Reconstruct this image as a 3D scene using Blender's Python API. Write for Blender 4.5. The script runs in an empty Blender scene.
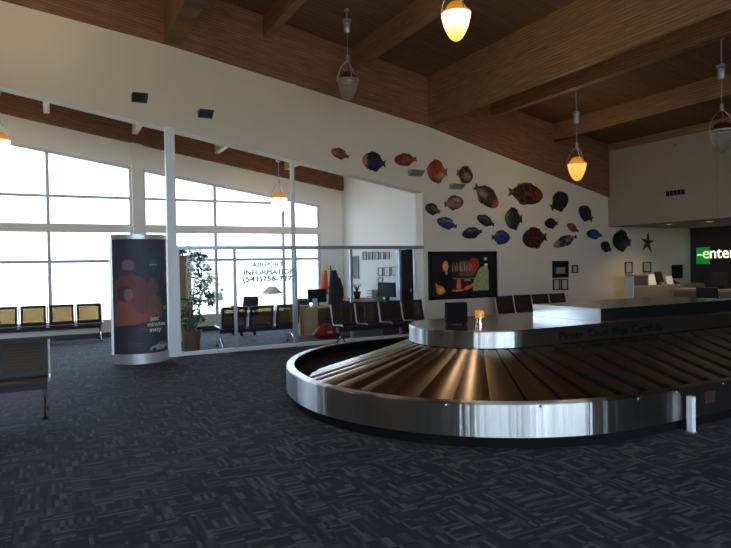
import bpy, bmesh, math, random
from mathutils import Vector, Matrix, Quaternion
random.seed(7)
C = bpy.context.scene.collection
SC = bpy.context.scene
PI = math.pi

# ------------------------------------------------------------------ camera
F_PX, CX, CY, CAM_H = 600.0, 365.5, 274.0, 1.6
PITCH, ROLL, YAW = 0.01531845, -0.01748258, 0.47986851
_fw = Vector((math.sin(YAW)*math.cos(PITCH), math.cos(YAW)*math.cos(PITCH), -math.sin(PITCH)))
_rt = Vector((math.cos(YAW), -math.sin(YAW), 0)); _up = _rt.cross(_fw)
RT = _rt*math.cos(ROLL) + _up*math.sin(ROLL); UP = -_rt*math.sin(ROLL) + _up*math.cos(ROLL)
EYE = Vector((0, 0, CAM_H))
def ray(x, y): return _fw*F_PX + RT*(x-CX) - UP*(y-CY)
def aty(x, y, Y): d = ray(x, y); return EYE + d*(Y/d.y)
def atx(x, y, X): d = ray(x, y); return EYE + d*(X/d.x)
def atz(x, y, z): d = ray(x, y); return EYE + d*((z-CAM_H)/d.z)
cam = bpy.data.cameras.new('camera'); camo = bpy.data.objects.new('camera', cam); C.objects.link(camo)
cam.sensor_fit = 'HORIZONTAL'; cam.sensor_width = 36; cam.lens = F_PX/731*36
cam.clip_end = 500
m = Matrix((RT, UP, -_fw)).transposed().to_4x4(); m.translation = EYE
camo.matrix_world = m
SC.camera = camo

# ------------------------------------------------------------------ materials
def nmat(name):
    m = bpy.data.materials.new(name); m.use_nodes = True
    nt = m.node_tree; nt.nodes.clear()
    out = nt.nodes.new('ShaderNodeOutputMaterial')
    return m, nt, out
def N(nt, typ, **kw):
    n = nt.nodes.new(typ)
    for k, v in kw.items():
        if k.startswith('i_'):
            key = k[2:]
            key = int(key) if key.isdigit() else key.replace('_', ' ')
            n.inputs[key].default_value = v
        else: setattr(n, k, v)
    return n
def rgb(r, g, b):
    f = lambda c: (c/255/12.92) if c/255 <= .04045 else ((c/255+.055)/1.055)**2.4
    return (f(r), f(g), f(b), 1)
def pmat(name, col, rough=.6, metal=0, var=.12, scale=6, bump=0, stretch=(1, 1, 1), spec=.5, alpha=1, coat=0):
    """plain procedural surface: base colour varied by noise, optional bump"""
    m, nt, out = nmat(name)
    b = N(nt, 'ShaderNodeBsdfPrincipled'); b.inputs['Roughness'].default_value = rough
    b.inputs['Metallic'].default_value = metal; b.inputs['Specular IOR Level'].default_value = spec
    b.inputs['Coat Weight'].default_value = coat
    tc = N(nt, 'ShaderNodeTexCoord'); mp = N(nt, 'ShaderNodeMapping'); mp.inputs['Scale'].default_value = stretch
    no = N(nt, 'ShaderNodeTexNoise', i_Scale=scale, i_Detail=4.0)
    nt.links.new(tc.outputs['Object'], mp.inputs[0]); nt.links.new(mp.outputs[0], no.inputs['Vector'])
    mx = N(nt, 'ShaderNodeMixRGB')
    mx.inputs[1].default_value = tuple(max(0, c*(1-var)) for c in col[:3])+(1,)
    mx.inputs[2].default_value = tuple(min(1, c*(1+var)) for c in col[:3])+(1,)
    nt.links.new(no.outputs['Fac'], mx.inputs[0]); nt.links.new(mx.outputs[0], b.inputs['Base Color'])
    if bump:
        bp = N(nt, 'ShaderNodeBump', i_Strength=bump, i_Distance=.02)
        nt.links.new(no.outputs['Fac'], bp.inputs['Height']); nt.links.new(bp.outputs[0], b.inputs['Normal'])
    nt.links.new(b.outputs[0], out.inputs[0])
    return m
def emat(name, col, strength):
    m, nt, out = nmat(name)
    e = N(nt, 'ShaderNodeEmission', i_Color=col, i_Strength=strength)
    nt.links.new(e.outputs[0], out.inputs[0]); return m
def glassmat(name, tint=(.93, .96, .97, 1), refl=.06):
    m, nt, out = nmat(name)
    t = N(nt, 'ShaderNodeBsdfTransparent', i_Color=tint); g = N(nt, 'ShaderNodeBsdfGlossy', i_Roughness=.02)
    mx = N(nt, 'ShaderNodeMixShader'); mx.inputs[0].default_value = refl
    nt.links.new(t.outputs[0], mx.inputs[1]); nt.links.new(g.outputs[0], mx.inputs[2])
    nt.links.new(mx.outputs[0], out.inputs[0]); return m
def woodmat(name, cA, cB, row=.11, length=1.6, rot=(0, 0, 0), rough=.55, axis='XZ'):
    """boards / laminations: brick rows on a chosen plane + stretched grain"""
    m, nt, out = nmat(name)
    tc = N(nt, 'ShaderNodeTexCoord'); mp = N(nt, 'ShaderNodeMapping'); mp.vector_type = 'POINT'
    mp.inputs['Rotation'].default_value = rot
    nt.links.new(tc.outputs['Object'], mp.inputs[0])
    sx = N(nt, 'ShaderNodeSeparateXYZ'); nt.links.new(mp.outputs[0], sx.inputs[0])
    cx = N(nt, 'ShaderNodeCombineXYZ')
    nt.links.new(sx.outputs[axis[0]], cx.inputs[0]); nt.links.new(sx.outputs[axis[1]], cx.inputs[1])
    br = N(nt, 'ShaderNodeTexBrick', i_Scale=1.0); br.offset = .37
    br.inputs['Mortar Size'].default_value = .004; br.inputs['Brick Width'].default_value = length
    br.inputs['Row Height'].default_value = row; br.inputs['Bias'].default_value = 0
    br.inputs['Color1'].default_value = cA; br.inputs['Color2'].default_value = cB
    br.inputs['Mortar'].default_value = tuple(c*.45 for c in cA[:3])+(1,)
    nt.links.new(cx.outputs[0], br.inputs['Vector'])
    st = N(nt, 'ShaderNodeMapping'); st.inputs['Scale'].default_value = (1.2, 22, 1)
    nt.links.new(cx.outputs[0], st.inputs[0])
    no = N(nt, 'ShaderNodeTexNoise', i_Scale=2.0, i_Detail=6.0); nt.links.new(st.outputs[0], no.inputs['Vector'])
    rp = N(nt, 'ShaderNodeMapRange'); rp.inputs[1].default_value = .3; rp.inputs[2].default_value = .7
    rp.inputs[3].default_value = .6; rp.inputs[4].default_value = 1.35
    nt.links.new(no.outputs['Fac'], rp.inputs[0])
    mx = N(nt, 'ShaderNodeMixRGB', blend_type='MULTIPLY'); mx.inputs[0].default_value = 1
    nt.links.new(br.outputs['Color'], mx.inputs[1]); nt.links.new(rp.outputs[0], mx.inputs[2])
    b = N(nt, 'ShaderNodeBsdfPrincipled', i_Roughness=rough)
    b.inputs['Specular IOR Level'].default_value = .3
    nt.links.new(mx.outputs[0], b.inputs['Base Color']); nt.links.new(b.outputs[0], out.inputs[0])
    return m
def vcmat(name, rough=.4, emit=0):
    m, nt, out = nmat(name)
    a = N(nt, 'ShaderNodeVertexColor'); a.layer_name = 'print'
    b = N(nt, 'ShaderNodeBsdfPrincipled', i_Roughness=rough)
    nt.links.new(a.outputs[0], b.inputs['Base Color'])
    if emit:
        nt.links.new(a.outputs[0], b.inputs['Emission Color']); b.inputs['Emission Strength'].default_value = emit
    nt.links.new(b.outputs[0], out.inputs[0]); return m

SL = math.atan(.165)
M = {}
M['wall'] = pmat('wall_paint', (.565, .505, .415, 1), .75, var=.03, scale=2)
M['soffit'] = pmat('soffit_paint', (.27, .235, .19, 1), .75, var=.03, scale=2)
M['white'] = pmat('white_paint', (.74, .73, .70, 1), .7, var=.03, scale=2)
M['left_wall'] = pmat('dark_brown_paint', (.20, .17, .14, 1), .7)
M['dark_wall'] = pmat('charcoal_paint', (.028, .027, .028, 1), .6)
M['roof'] = woodmat('roof_boards', (.105, .058, .030, 1), (.135, .076, .038, 1), .14, 3.2, (0, 0, 0), axis='XY')
M['girder'] = woodmat('laminated_wood', (.17, .076, .042, 1), (.21, .10, .055, 1), .05, 2.6, (0, -SL, 0), axis='XZ')
M['beam'] = woodmat('beam_wood', (.19, .105, .05, 1), (.23, .13, .064, 1), .055, 3.0, axis='YZ')
M['frame_white'] = pmat('white_metal', (.62, .64, .68, 1), .4, var=.03)
M['frame_grey'] = pmat('grey_window_metal', (.55, .55, .60, 1), .45, var=.05)
M['frame_dark'] = pmat('dark_window_metal', (.05, .05, .06, 1), .45)
M['post_white'] = pmat('pale_post_metal', (.80, .82, .86, 1), .35)
M['alu'] = pmat('brushed_aluminium', (.30, .33, .38, 1), .38, .6, var=.05, scale=20)
M['glass'] = glassmat('window_glass', (.60, .63, .66, 1), .04)
M['clear_glass'] = glassmat('entrance_glass', (.95, .97, .98, 1), .04)
M['pglass'] = glassmat('partition_glass', (.92, .95, .96, 1), .012)
M['chrome'] = pmat('chrome', (.75, .76, .8, 1), .15, 1, var=.03)
M['black'] = pmat('black_plastic', (.010, .010, .012, 1), .45, spec=.25)
M['black_matte'] = pmat('black_rubber', (.006, .006, .007, 1), .9, spec=.1)
M['charcoal'] = pmat('charcoal_plastic', (.035, .036, .045, 1), .5)
M['grey'] = pmat('grey_plastic', (.22, .23, .24, 1), .5)
M['paper'] = pmat('paper', (.72, .72, .70, 1), .8, var=.04)
M['tan'] = pmat('tan_laminate', (.50, .36, .20, 1), .5, var=.1, stretch=(8, 8, 1))
M['brown'] = pmat('brown_wood', (.14, .07, .04, 1), .5, var=.25, stretch=(12, 12, 1))
M['counter'] = pmat('counter_laminate', (.20, .17, .135, 1), .5, var=.12, scale=30)
M['counter_top'] = pmat('counter_stone', (.24, .215, .19, 1), .35, var=.2, scale=40)
M['orange'] = pmat('orange_fabric', (.75, .13, .03, 1), .8)
M['dark_cloth'] = pmat('dark_fabric', (.018, .018, .026, 1), .9)
M['red'] = pmat('red_vinyl', (.28, .012, .012, 1), .3, var=.3)
M['leaf'] = pmat('leaf_green', (.035, .085, .028, 1), .45, var=.5, scale=9)
M['bark'] = pmat('bark', (.12, .08, .05, 1), .8)
M['amber'] = pmat('amber_plastic', (.95, .25, .01, 1), .2)
M['stone_out'] = pmat('dry_ground', (.66, .57, .43, 1), .9, var=.1, scale=.3)
M['out_roof'] = pmat('shingle_roof', (.075, .055, .025, 1), .9)
M['out_wall'] = pmat('pale_siding', (.8, .78, .72, 1), .9)
M['out_leaf'] = pmat('pale_foliage', (.10, .11, .10, 1), .9)

# carpet: interlocking short strokes in two directions
def carpet():
    m, nt, out = nmat('patterned_carpet')
    L = nt.links
    tc = N(nt, 'ShaderNodeTexCoord')
    def strokes(sx, sy, seed):
        mp = N(nt, 'ShaderNodeMapping'); mp.inputs['Scale'].default_value = (sx, sy, 1); mp.inputs['Location'].default_value = (seed, seed*.7, 0)
        L.new(tc.outputs['Object'], mp.inputs[0])
        fl = N(nt, 'ShaderNodeVectorMath', operation='FLOOR'); L.new(mp.outputs[0], fl.inputs[0])
        wn = N(nt, 'ShaderNodeTexWhiteNoise', noise_dimensions='2D'); L.new(fl.outputs[0], wn.inputs['Vector'])
        return wn.outputs['Value']
    hx = strokes(8.0, 40, 3.3); hy = strokes(40, 8.0, 7.9); tile = strokes(6.5, 6.5, 1.7)
    cmp_ = N(nt, 'ShaderNodeMath', operation='GREATER_THAN'); cmp_.inputs[1].default_value = .5; L.new(tile, cmp_.inputs[0])
    mx = N(nt, 'ShaderNodeMixRGB'); L.new(cmp_.outputs[0], mx.inputs[0]); L.new(hx, mx.inputs[1]); L.new(hy, mx.inputs[2])
    ramp = N(nt, 'ShaderNodeValToRGB'); ramp.color_ramp.interpolation = 'CONSTANT'
    e = ramp.color_ramp.elements
    e[0].position = 0; e[0].color = (.029, .030, .043, 1)
    e[1].position = .40; e[1].color = (.040, .041, .054, 1)
    n = e.new(.62); n.color = (.062, .062, .073, 1)
    n = e.new(.84); n.color = (.102, .098, .097, 1)
    L.new(mx.outputs[0], ramp.inputs[0])
    no = N(nt, 'ShaderNodeTexNoise', i_Scale=220.0, i_Detail=2.0); L.new(tc.outputs['Object'], no.inputs['Vector'])
    mr = N(nt, 'ShaderNodeMapRange'); mr.inputs[3].default_value = .7; mr.inputs[4].default_value = 1.3; L.new(no.outputs['Fac'], mr.inputs[0])
    m2 = N(nt, 'ShaderNodeMixRGB', blend_type='MULTIPLY'); m2.inputs[0].default_value = 1
    L.new(ramp.outputs[0], m2.inputs[1]); L.new(mr.outputs[0], m2.inputs[2])
    b = N(nt, 'ShaderNodeBsdfPrincipled', i_Roughness=.85); b.inputs['Specular IOR Level'].default_value = .15
    L.new(m2.outputs[0], b.inputs['Base Color'])
    bp = N(nt, 'ShaderNodeBump', i_Strength=.5, i_Distance=.004); L.new(no.outputs['Fac'], bp.inputs['Height']); L.new(bp.outputs[0], b.inputs['Normal'])
    L.new(b.outputs[0], out.inputs[0]); return m
M['alu_light'] = pmat('satin_silver', (.55, .56, .58, 1), .35, .5)
M['carpet'] = carpet()

# stainless sheet brushed along its length: reflections pull into upright streaks
def steel(name, col, rough, amp, scale=(9, 9, .15), aniso=0):
    m, nt, out = nmat(name); L = nt.links
    tc = N(nt, 'ShaderNodeTexCoord'); mp = N(nt, 'ShaderNodeMapping'); mp.inputs['Scale'].default_value = scale
    L.new(tc.outputs['Object'], mp.inputs[0])
    no = N(nt, 'ShaderNodeTexNoise', i_Scale=1.0, i_Detail=3.0); L.new(mp.outputs[0], no.inputs['Vector'])
    bp = N(nt, 'ShaderNodeBump', i_Strength=amp, i_Distance=.03); L.new(no.outputs['Fac'], bp.inputs['Height'])
    b = N(nt, 'ShaderNodeBsdfPrincipled', i_Roughness=rough, i_Metallic=1.0); b.inputs['Base Color'].default_value = col
    if aniso:
        b.inputs['Anisotropic'].default_value = aniso; b.inputs['Anisotropic Rotation'].default_value = .25
        tg = N(nt, 'ShaderNodeTangent'); tg.direction_type = 'UV_MAP'; tg.uv_map = 'along'; L.new(tg.outputs[0], b.inputs['Tangent'])
    L.new(bp.outputs[0], b.inputs['Normal']); L.new(b.outputs[0], out.inputs[0]); return m
M['steel'] = steel('stainless_steel', (.56, .555, .545, 1), .30, .3, (9, 9, .1), 1.0)
M['steel_dull'] = steel('dull_stainless_steel', (.34, .33, .32, 1), .22, .08, (3, 3, 3))
M['plate'] = steel('belt_plate_metal', (.42, .35, .29, 1), .23, .05, (4, 4, 4))

def perforated(name, col, see):
    m, nt, out = nmat(name); L = nt.links
    tc = N(nt, 'ShaderNodeTexCoord')
    wv = N(nt, 'ShaderNodeTexWave', i_Scale=9.0); wv.bands_direction = 'Z'; L.new(tc.outputs['Object'], wv.inputs['Vector'])
    mr = N(nt, 'ShaderNodeMapRange'); mr.inputs[3].default_value = see*.6; mr.inputs[4].default_value = see*1.4; L.new(wv.outputs['Fac'], mr.inputs[0])
    b = N(nt, 'ShaderNodeBsdfPrincipled', i_Roughness=.35); b.inputs['Base Color'].default_value = col; b.inputs['Specular IOR Level'].default_value = .12
    t = N(nt, 'ShaderNodeBsdfTransparent'); t.inputs[0].default_value = (1, .82, .55, 1); mx = N(nt, 'ShaderNodeMixShader')
    L.new(mr.outputs[0], mx.inputs[0]); L.new(b.outputs[0], mx.inputs[1]); L.new(t.outputs[0], mx.inputs[2])
    L.new(mx.outputs[0], out.inputs[0]); return m
M['perf'] = perforated('perforated_sheet', (.035, .026, .022, 1), .34)
M['bench_metal'] = pmat('dark_bench_metal', (.030, .025, .034, 1), .4, spec=.14)
M['bench_edge'] = pmat('polished_bench_edge', (.62, .60, .58, 1), .3, .3)

# ------------------------------------------------------------------ mesh helpers
class MB:
    def __init__(s): s.bm = bmesh.new()
    def box(s, c, d, rot=None):
        mt = Matrix.Translation(Vector(c)) @ (rot.to_4x4() if rot else Matrix.Identity(4)) @ Matrix.Diagonal((d[0], d[1], d[2], 1))
        bmesh.ops.create_cube(s.bm, size=1, matrix=mt); return s
    def bx(s, x0, x1, y0, y1, z0, z1):
        return s.box(((x0+x1)/2, (y0+y1)/2, (z0+z1)/2), (abs(x1-x0), abs(y1-y0), abs(z1-z0)))
    def tube(s, pts, r, seg=8):
        pts = [Vector(p) for p in pts]; rs = r if isinstance(r, (list, tuple)) else [r]*len(pts)
        rings = []
        for i, p in enumerate(pts):
            t = (pts[min(i+1, len(pts)-1)] - pts[max(i-1, 0)]).normalized()
            a = t.cross(Vector((0, 0, 1)));
            if a.length < 1e-3: a = t.cross(Vector((1, 0, 0)))
            a.normalize(); b = t.cross(a)
            rings.append([s.bm.verts.new(p + (a*math.cos(2*PI*k/seg) + b*math.sin(2*PI*k/seg))*rs[i]) for k in range(seg)])
        for i in range(len(rings)-1):
            for k in range(seg):
                s.bm.faces.new((rings[i][k], rings[i][(k+1) % seg], rings[i+1][(k+1) % seg], rings[i+1][k]))
        s.bm.faces.new(rings[0][::-1]); s.bm.faces.new(rings[-1]); return s
    def lathe(s, prof, seg=24, c=(0, 0, 0), sx=1, sy=1):
        rings = []
        for r, z in prof:
            if r < 1e-5: rings.append([s.bm.verts.new((c[0], c[1], c[2]+z))])
            else: rings.append([s.bm.verts.new((c[0]+r*sx*math.cos(2*PI*k/seg), c[1]+r*sy*math.sin(2*PI*k/seg), c[2]+z)) for k in range(seg)])
        for A, B in zip(rings, rings[1:]):
            for k in range(seg):
                q = [A[k % len(A)], A[(k+1) % len(A)], B[(k+1) % len(B)], B[k % len(B)]]
                q = list(dict.fromkeys(q))
                if len(q) > 2: s.bm.faces.new(q)
        return s
    def prism(s, poly, axis, a0, a1):
        """poly of 2-D points extruded along axis ('X','Y','Z') from a0 to a1"""
        def P(p, a): return {'X': (a, p[0], p[1]), 'Y': (p[0], a, p[1]), 'Z': (p[0], p[1], a)}[axis]
        A = [s.bm.verts.new(P(p, a0)) for p in poly]; B = [s.bm.verts.new(P(p, a1)) for p in poly]
        s.bm.faces.new(A); s.bm.faces.new(B[::-1]); n = len(poly)
        for i in range(n): s.bm.faces.new((A[i], B[i], B[(i+1) % n], A[(i+1) % n]))
        return s
    def quad(s, *p): s.bm.faces.new([s.bm.verts.new(q) for q in p]); return s
    def build(s, name, mat, parent=None, smooth=False, bevel=0, loc=None):
        bm = s.bm
        bmesh.ops.recalc_face_normals(bm, faces=bm.faces)
        if bevel:
            bmesh.ops.remove_doubles(bm, verts=bm.verts, dist=1e-5)
            bmesh.ops.bevel(bm, geom=[e for e in bm.edges if len(e.link_faces) == 2 and e.calc_face_angle(0) > .6], offset=bevel, segments=2, affect='EDGES', profile=.5)
        me = bpy.data.meshes.new(name); bm.to_mesh(me); bm.free()
        for f in me.polygons: f.use_smooth = smooth
        if smooth:
            try: me.set_sharp_from_angle(angle=math.radians(35))
            except Exception: pass
        me.materials.append(M[mat] if isinstance(mat, str) else mat)
        o = bpy.data.objects.new(name, me); C.objects.link(o)
        if parent: o.parent = parent
        if loc: o.location = loc
        return o
def tag(o, label=None, cat=None, group=None, kind=None):
    if label: o['label'] = label
    if cat: o['category'] = cat
    if group: o['group'] = group
    if kind: o['kind'] = kind
    return o
def thing(name, label, cat, loc=(0, 0, 0), rz=0, group=None, rot=None):
    o = bpy.data.objects.new(name, None); C.objects.link(o); o.empty_display_size = .1
    o.location = loc; o.rotation_euler = rot if rot else (0, 0, rz)
    return tag(o, label, cat, group)
def struct(o): o['kind'] = 'structure'; return o
def dup(root, loc, rz=None, label=None):
    r = root.copy(); C.objects.link(r); r.location = loc
    if rz is not None: r.rotation_euler = (0, 0, rz)
    if label: r['label'] = label
    for ch in list(root.children):
        c = ch.copy(); C.objects.link(c); c.parent = r
        for g in list(ch.children):
            d = g.copy(); C.objects.link(d); d.parent = c
    return r
def text(name, body, size, mat, parent, loc, rot, align='LEFT', extrude=.002, xs=1, bold=0, space=1):
    cu = bpy.data.curves.new(name, 'FONT'); cu.body = body; cu.size = size; cu.extrude = extrude; cu.align_x = align
    cu.bevel_depth = bold; cu.bevel_resolution = 0; cu.space_character = space
    t = bpy.data.objects.new(name, cu); C.objects.link(t)
    dg = bpy.context.evaluated_depsgraph_get(); me = bpy.data.meshes.new_from_object(t.evaluated_get(dg))
    bpy.data.objects.remove(t); me.materials.clear(); me.materials.append(M[mat] if isinstance(mat, str) else mat)
    o = bpy.data.objects.new(name, me); C.objects.link(o); o.parent = parent
    o.location = loc; o.rotation_euler = rot; o.scale = (xs, 1, 1); return o
UPRIGHT = (PI/2, 0, 0)   # text facing -Y
def printed(name, nu, nv, pos, col, mat, parent):
    """sheet of nu x nv cells, each cell with its own printed colour"""
    me = bpy.data.meshes.new(name)
    vs = [pos(i/nu, j/nv) for j in range(nv+1) for i in range(nu+1)]
    fs = [(j*(nu+1)+i, j*(nu+1)+i+1, (j+1)*(nu+1)+i+1, (j+1)*(nu+1)+i) for j in range(nv) for i in range(nu)]
    me.from_pydata(vs, [], fs)
    ca = me.color_attributes.new('print', 'FLOAT_COLOR', 'POINT')
    for k in range(len(vs)):
        i, j = k % (nu+1), k//(nu+1)
        ca.data[k].color = col(i/nu, j/nv)
    me.materials.append(mat); o = bpy.data.objects.new(name, me); C.objects.link(o); o.parent = parent; return o
def inpoly(x, y, P):
    r = False; j = len(P)-1
    for i in range(len(P)):
        if (P[i][1] > y) != (P[j][1] > y) and x < (P[j][0]-P[i][0])*(y-P[i][1])/(P[j][1]-P[i][1])+P[i][0]: r = not r
        j = i
    return r

# ------------------------------------------------------------------ room shell
WY, WT = 11.22, .3            # wall with the fish and the wide opening
GY = 15.4                     # window wall
XL, XR, YB = -7.0, 16.6, -6.0
roofz = lambda x: 7.1 - .185*x
hdrz = lambda x: 4.437 - .1715*x
OX = 7.3                      # right jamb of the opening / office side wall

struct(MB().bx(XL-.3, XR+.3, YB-.3, GY+.3, -.2, 0).build('floor', 'carpet'))
struct(MB().prism([(XL, hdrz(XL)), (OX, hdrz(OX)), (OX, 0), (XR+.2, 0), (XR+.2, roofz(XR+.2)), (XL, roofz(XL))], 'Y', WY, WY+WT).build('wall_far', 'wall'))
ceil = struct(MB().prism([(XL-.3, roofz(XL-.3)), (XR+.3, roofz(XR+.3)), (XR+.3, roofz(XR+.3)+.25), (XL-.3, roofz(XL-.3)+.25)], 'Y', YB-.3, WY+WT).build('ceiling', 'roof'))
# laminated girder along the wall top (follows its measured lower edge)
gl = [(XL, 6.72), (1.96, 5.60), (7.45, 4.655), (13.2, 3.28)]
MB().prism(gl + [(13.2, roofz(13.2)), (XL, roofz(XL))], 'Y', WY-.06, WY+.02).build('girder', 'girder', ceil)
# deep beams and purlins running into the room
def beam(x0, x1, zb, y0=YB, y1=WY-.05, name='beam', mat='beam'):
    MB().prism([(x0, zb), (x1, zb), (x1, roofz(x1)+.02), (x0, roofz(x0)+.02)], 'Y', y0, y1).build(name, mat, ceil)
beam(1.85, 2.15, 5.62)
beam(7.43, 7.53, 4.655)
beam(13.12, 13.3, 4.50)
beam(-3.9, -3.6, 6.5)
for x, zb in ((3.68, 6.02), (5.56, 5.66), (9.2, 5.03), (11.16, 4.62), (0.0, 6.7), (-1.9, 7.05), (-5.5, 7.7)):
    beam(x, x+.16, zb, name='purlin')

# office beyond the opening
struct(MB().bx(OX, OX+.25, WY+WT, GY+.2, 0, 7).build('wall_office_side', 'white'))
oz = lambda x: 5.98 - .16*x
ceil2 = struct(MB().prism([(XL, oz(XL)), (OX, oz(OX)), (OX, oz(OX)+.2), (XL, oz(XL)+.2)], 'Y', WY+WT, GY+.2).build('ceiling_office', 'roof'))
wz = lambda x: 4.905 - .1655*x
MB().prism([(XL, wz(XL)), (OX, wz(OX)), (OX, oz(OX)), (XL, oz(XL))], 'Y', GY-.14, GY).build('girder', 'girder', ceil2)
for x in (-3.75, -1.9, -.05, 1.8, 3.75, 5.6):
    MB().prism([(x-.06, wz(x)+.2), (x+.06, wz(x)+.2), (x+.06, oz(x)+.02), (x-.06, oz(x)+.02)], 'Y', WY+WT, GY-.16).build('purlin', 'wall', ceil2)  # beige rather than wood: light on the purlin ends put into the colour
MB().prism([(XL, 0), (XL+.01, 0), (XL+.01, 8), (XL, 8)], 'Y', 0, .01)
# window wall: openings between columns
winz = lambda x: 4.327 - .158*x
SILL = .35
bays = [(-5.6, -1.98), (-1.8, 1.72), (1.97, 6.6)]
bays = [(-5.6, -3.9), (-3.65, 1.73), (1.97, 6.62)]
mull = {0: [-4.8], 1: [-1.95, -.07], 2: [3.72, 5.55]}
w = MB()
w.bx(XL, OX, GY, GY+.2, 0, SILL)
w.prism([(XL, winz(XL)), (OX, winz(OX)), (OX, oz(OX)+.1), (XL, oz(XL)+.1)], 'Y', GY, GY+.2)
def pier(x0, x1): w.prism([(x0, SILL), (x1, SILL), (x1, winz(x1)), (x0, winz(x0))], 'Y', GY, GY+.2)
pier(XL, bays[0][0]); pier(bays[0][1], bays[1][0]); pier(bays[2][1], OX)
struct(w.build('wall_window', 'white'))
for i, (x0, x1) in enumerate(bays):
    f = MB()
    for a, b in ((SILL, SILL+.06), (1.76, 1.83), (2.47, 2.67), (3.27, 3.33)):
        if a < 3 or True: f.bx(x0, x1, GY+.02, GY+.12, a, b) if b < winz(x1) else f.bx(x0, x0+(x1-x0)*.8, GY+.02, GY+.12, a, b)
    for xm in [x0+.03, x1-.03]+mull[i]:
        f.prism([(xm-.036, SILL), (xm+.036, SILL), (xm+.036, winz(xm+.036)), (xm-.036, winz(xm-.036))], 'Y', GY+.03, GY+.12)
    f.prism([(x0, winz(x0)-.06), (x1, winz(x1)-.06), (x1, winz(x1)), (x0, winz(x0))], 'Y', GY+.03, GY+.12)
    wo = struct(f.build('window_%d' % (i+1), 'frame_grey'))
    MB().bx(x0, x1, GY-.01, GY+.02, 2.48, 2.66).build('transom', 'white', wo)
    xs = [x0]+mull[i]+[x1]
    for a, b in zip(xs, xs[1:]):
        zs = [SILL, 1.79, 2.57, 3.30]
        for j in range(4):
            top0, top1 = (zs[j+1], zs[j+1]) if j < 3 else (winz(a), winz(b))
            MB().prism([(a, zs[j]), (b, zs[j]), (b, top1), (a, top0)], 'Y', GY+.07, GY+.08).build('pane', 'glass', wo)
struct(MB().prism([(1.72, .0), (1.98, 0), (1.98, wz(1.98)), (1.72, wz(1.72))], 'Y', GY-.1, GY+.21).build('trim_1', 'white'))
struct(MB().bx(XL, OX, GY-.012, GY, 0, .11).build('baseboard_window', 'charcoal'))
# shell behind and beside the camera
struct(MB().bx(XL-.3, XL, YB, GY, 0, 8.6).build('wall_left', 'left_wall'))
BT = 4.9
wb = MB()
wb.prism([(XL, BT), (XR, BT), (XR, roofz(XR)), (XL, roofz(XL))], 'Y', YB-.2, YB)
wb.bx(XL, -6.6, YB-.2, YB, 0, BT); wb.bx(6.9, XR, YB-.2, YB, 0, BT); wb.bx(-.4, .3, YB-.2, YB, 0, BT)
struct(wb.build('wall_back', 'wall'))
for i, (x0, x1) in enumerate(((-6.6, -.4), (.3, 6.9))):
    f = MB(); n = 8
    for k in range(n+1):
        x = x0+(x1-x0)*k/n; hw = (.07, .20, .10, .05, .26)[k % 5]; f.bx(x-hw, x+hw, YB-.12, YB-.04, 0, BT)
    f.bx(x0, x1, YB-.12, YB-.04, 0, .15); f.bx(x0, x1, YB-.12, YB-.04, 2.1, 2.2); f.bx(x0, x1, YB-.12, YB-.04, BT-.08, BT)
    wo = struct(f.build('window_%d' % (i+4), 'frame_dark'))
    for k in range(n):
        MB().bx(x0+(x1-x0)*k/n, x0+(x1-x0)*(k+1)/n, YB-.085, YB-.075, .1, BT-.05).build('pane', 'clear_glass', wo)
# soffit over the counters, right-hand walls
SX = 13.17
sf = MB().bx(SX, XR+.2, YB, WY, 2.5, 5)
so = MB().prism([(SX, 2.5), (XR, 2.5), (XR, roofz(XR)), (SX, roofz(SX))], 'Y', YB, WY)
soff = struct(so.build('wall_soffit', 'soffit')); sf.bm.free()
MB().bx(SX-.012, SX, 8.23, 8.25, 2.5, 4.5).build('panel_joint', 'grey', soff)
struct(MB().bx(XR, XR+.2, YB, WY, 0, 3).build('wall_right', 'dark_wall'))

# ------------------------------------------------------------------ columns + glass partition
struct(MB().prism([(1.83, 0), (1.99, 0), (1.99, hdrz(1.99)+.02), (1.83, hdrz(1.83)+.02)], 'Y', 11.16, 11.30).build('trim_2', 'frame_white'))
struct(MB().tube([(4.27, 11.30, 0), (4.27, 11.30, hdrz(4.27)+.02)], .045, 16).build('trim_3', 'frame_white', smooth=True))
part = thing('glass_partition', 'glass office partition with aluminium mullions and information lettering', 'partition', (1.9, 11.22, 0))
PX0 = 1.9
MB().bx(.10, OX-PX0-.005, -.03, .03, 1.93, 2.0).build('top_rail', 'alu', part)
MB().bx(.10, OX-PX0-.005, -.03, .03, 0, .07).build('bottom_rail', 'frame_white', part)
MB().bx(.092, .13, -.04, .04, 0.0, 2.0).build('end_post', 'frame_white', part)
ms = [3.05, 4.27, 5.50, 6.68]
for x in ms: MB().bx(x-.025-PX0, x+.025-PX0, -.028, .028, .07, 1.93).build('mullion', 'alu', part)
xs = [2.02]+ms+[OX]; panes = []
for a, b in zip(xs, xs[1:]):
    panes.append(MB().bx(a-PX0, b-PX0, -.005, .005, .06, 1.94).build('glass_pane', 'pglass', part))
M['letter'] = pmat('grey_vinyl', (.20, .21, .25, 1), .7)
for body, (xa, ya), (xb, yb) in (('AIRPORT', (252, 267), (284, 267)), ('INFORMATION', (243.5, 274.3), (295, 274.3)), ('(541)756-7272', (242.5, 281), (296.5, 281))):
    a = aty(xa, ya, WY); b = aty(xb, yb, WY)
    t = text('lettering', body, .135, 'letter', panes[1], (a.x-PX0, -.007, (a.z+b.z)/2), UPRIGHT, extrude=.001, bold=.005)
    wd = max(v.co.x for v in t.data.vertices); t.scale = ((b.x-a.x)/wd, 1, 1)
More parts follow.
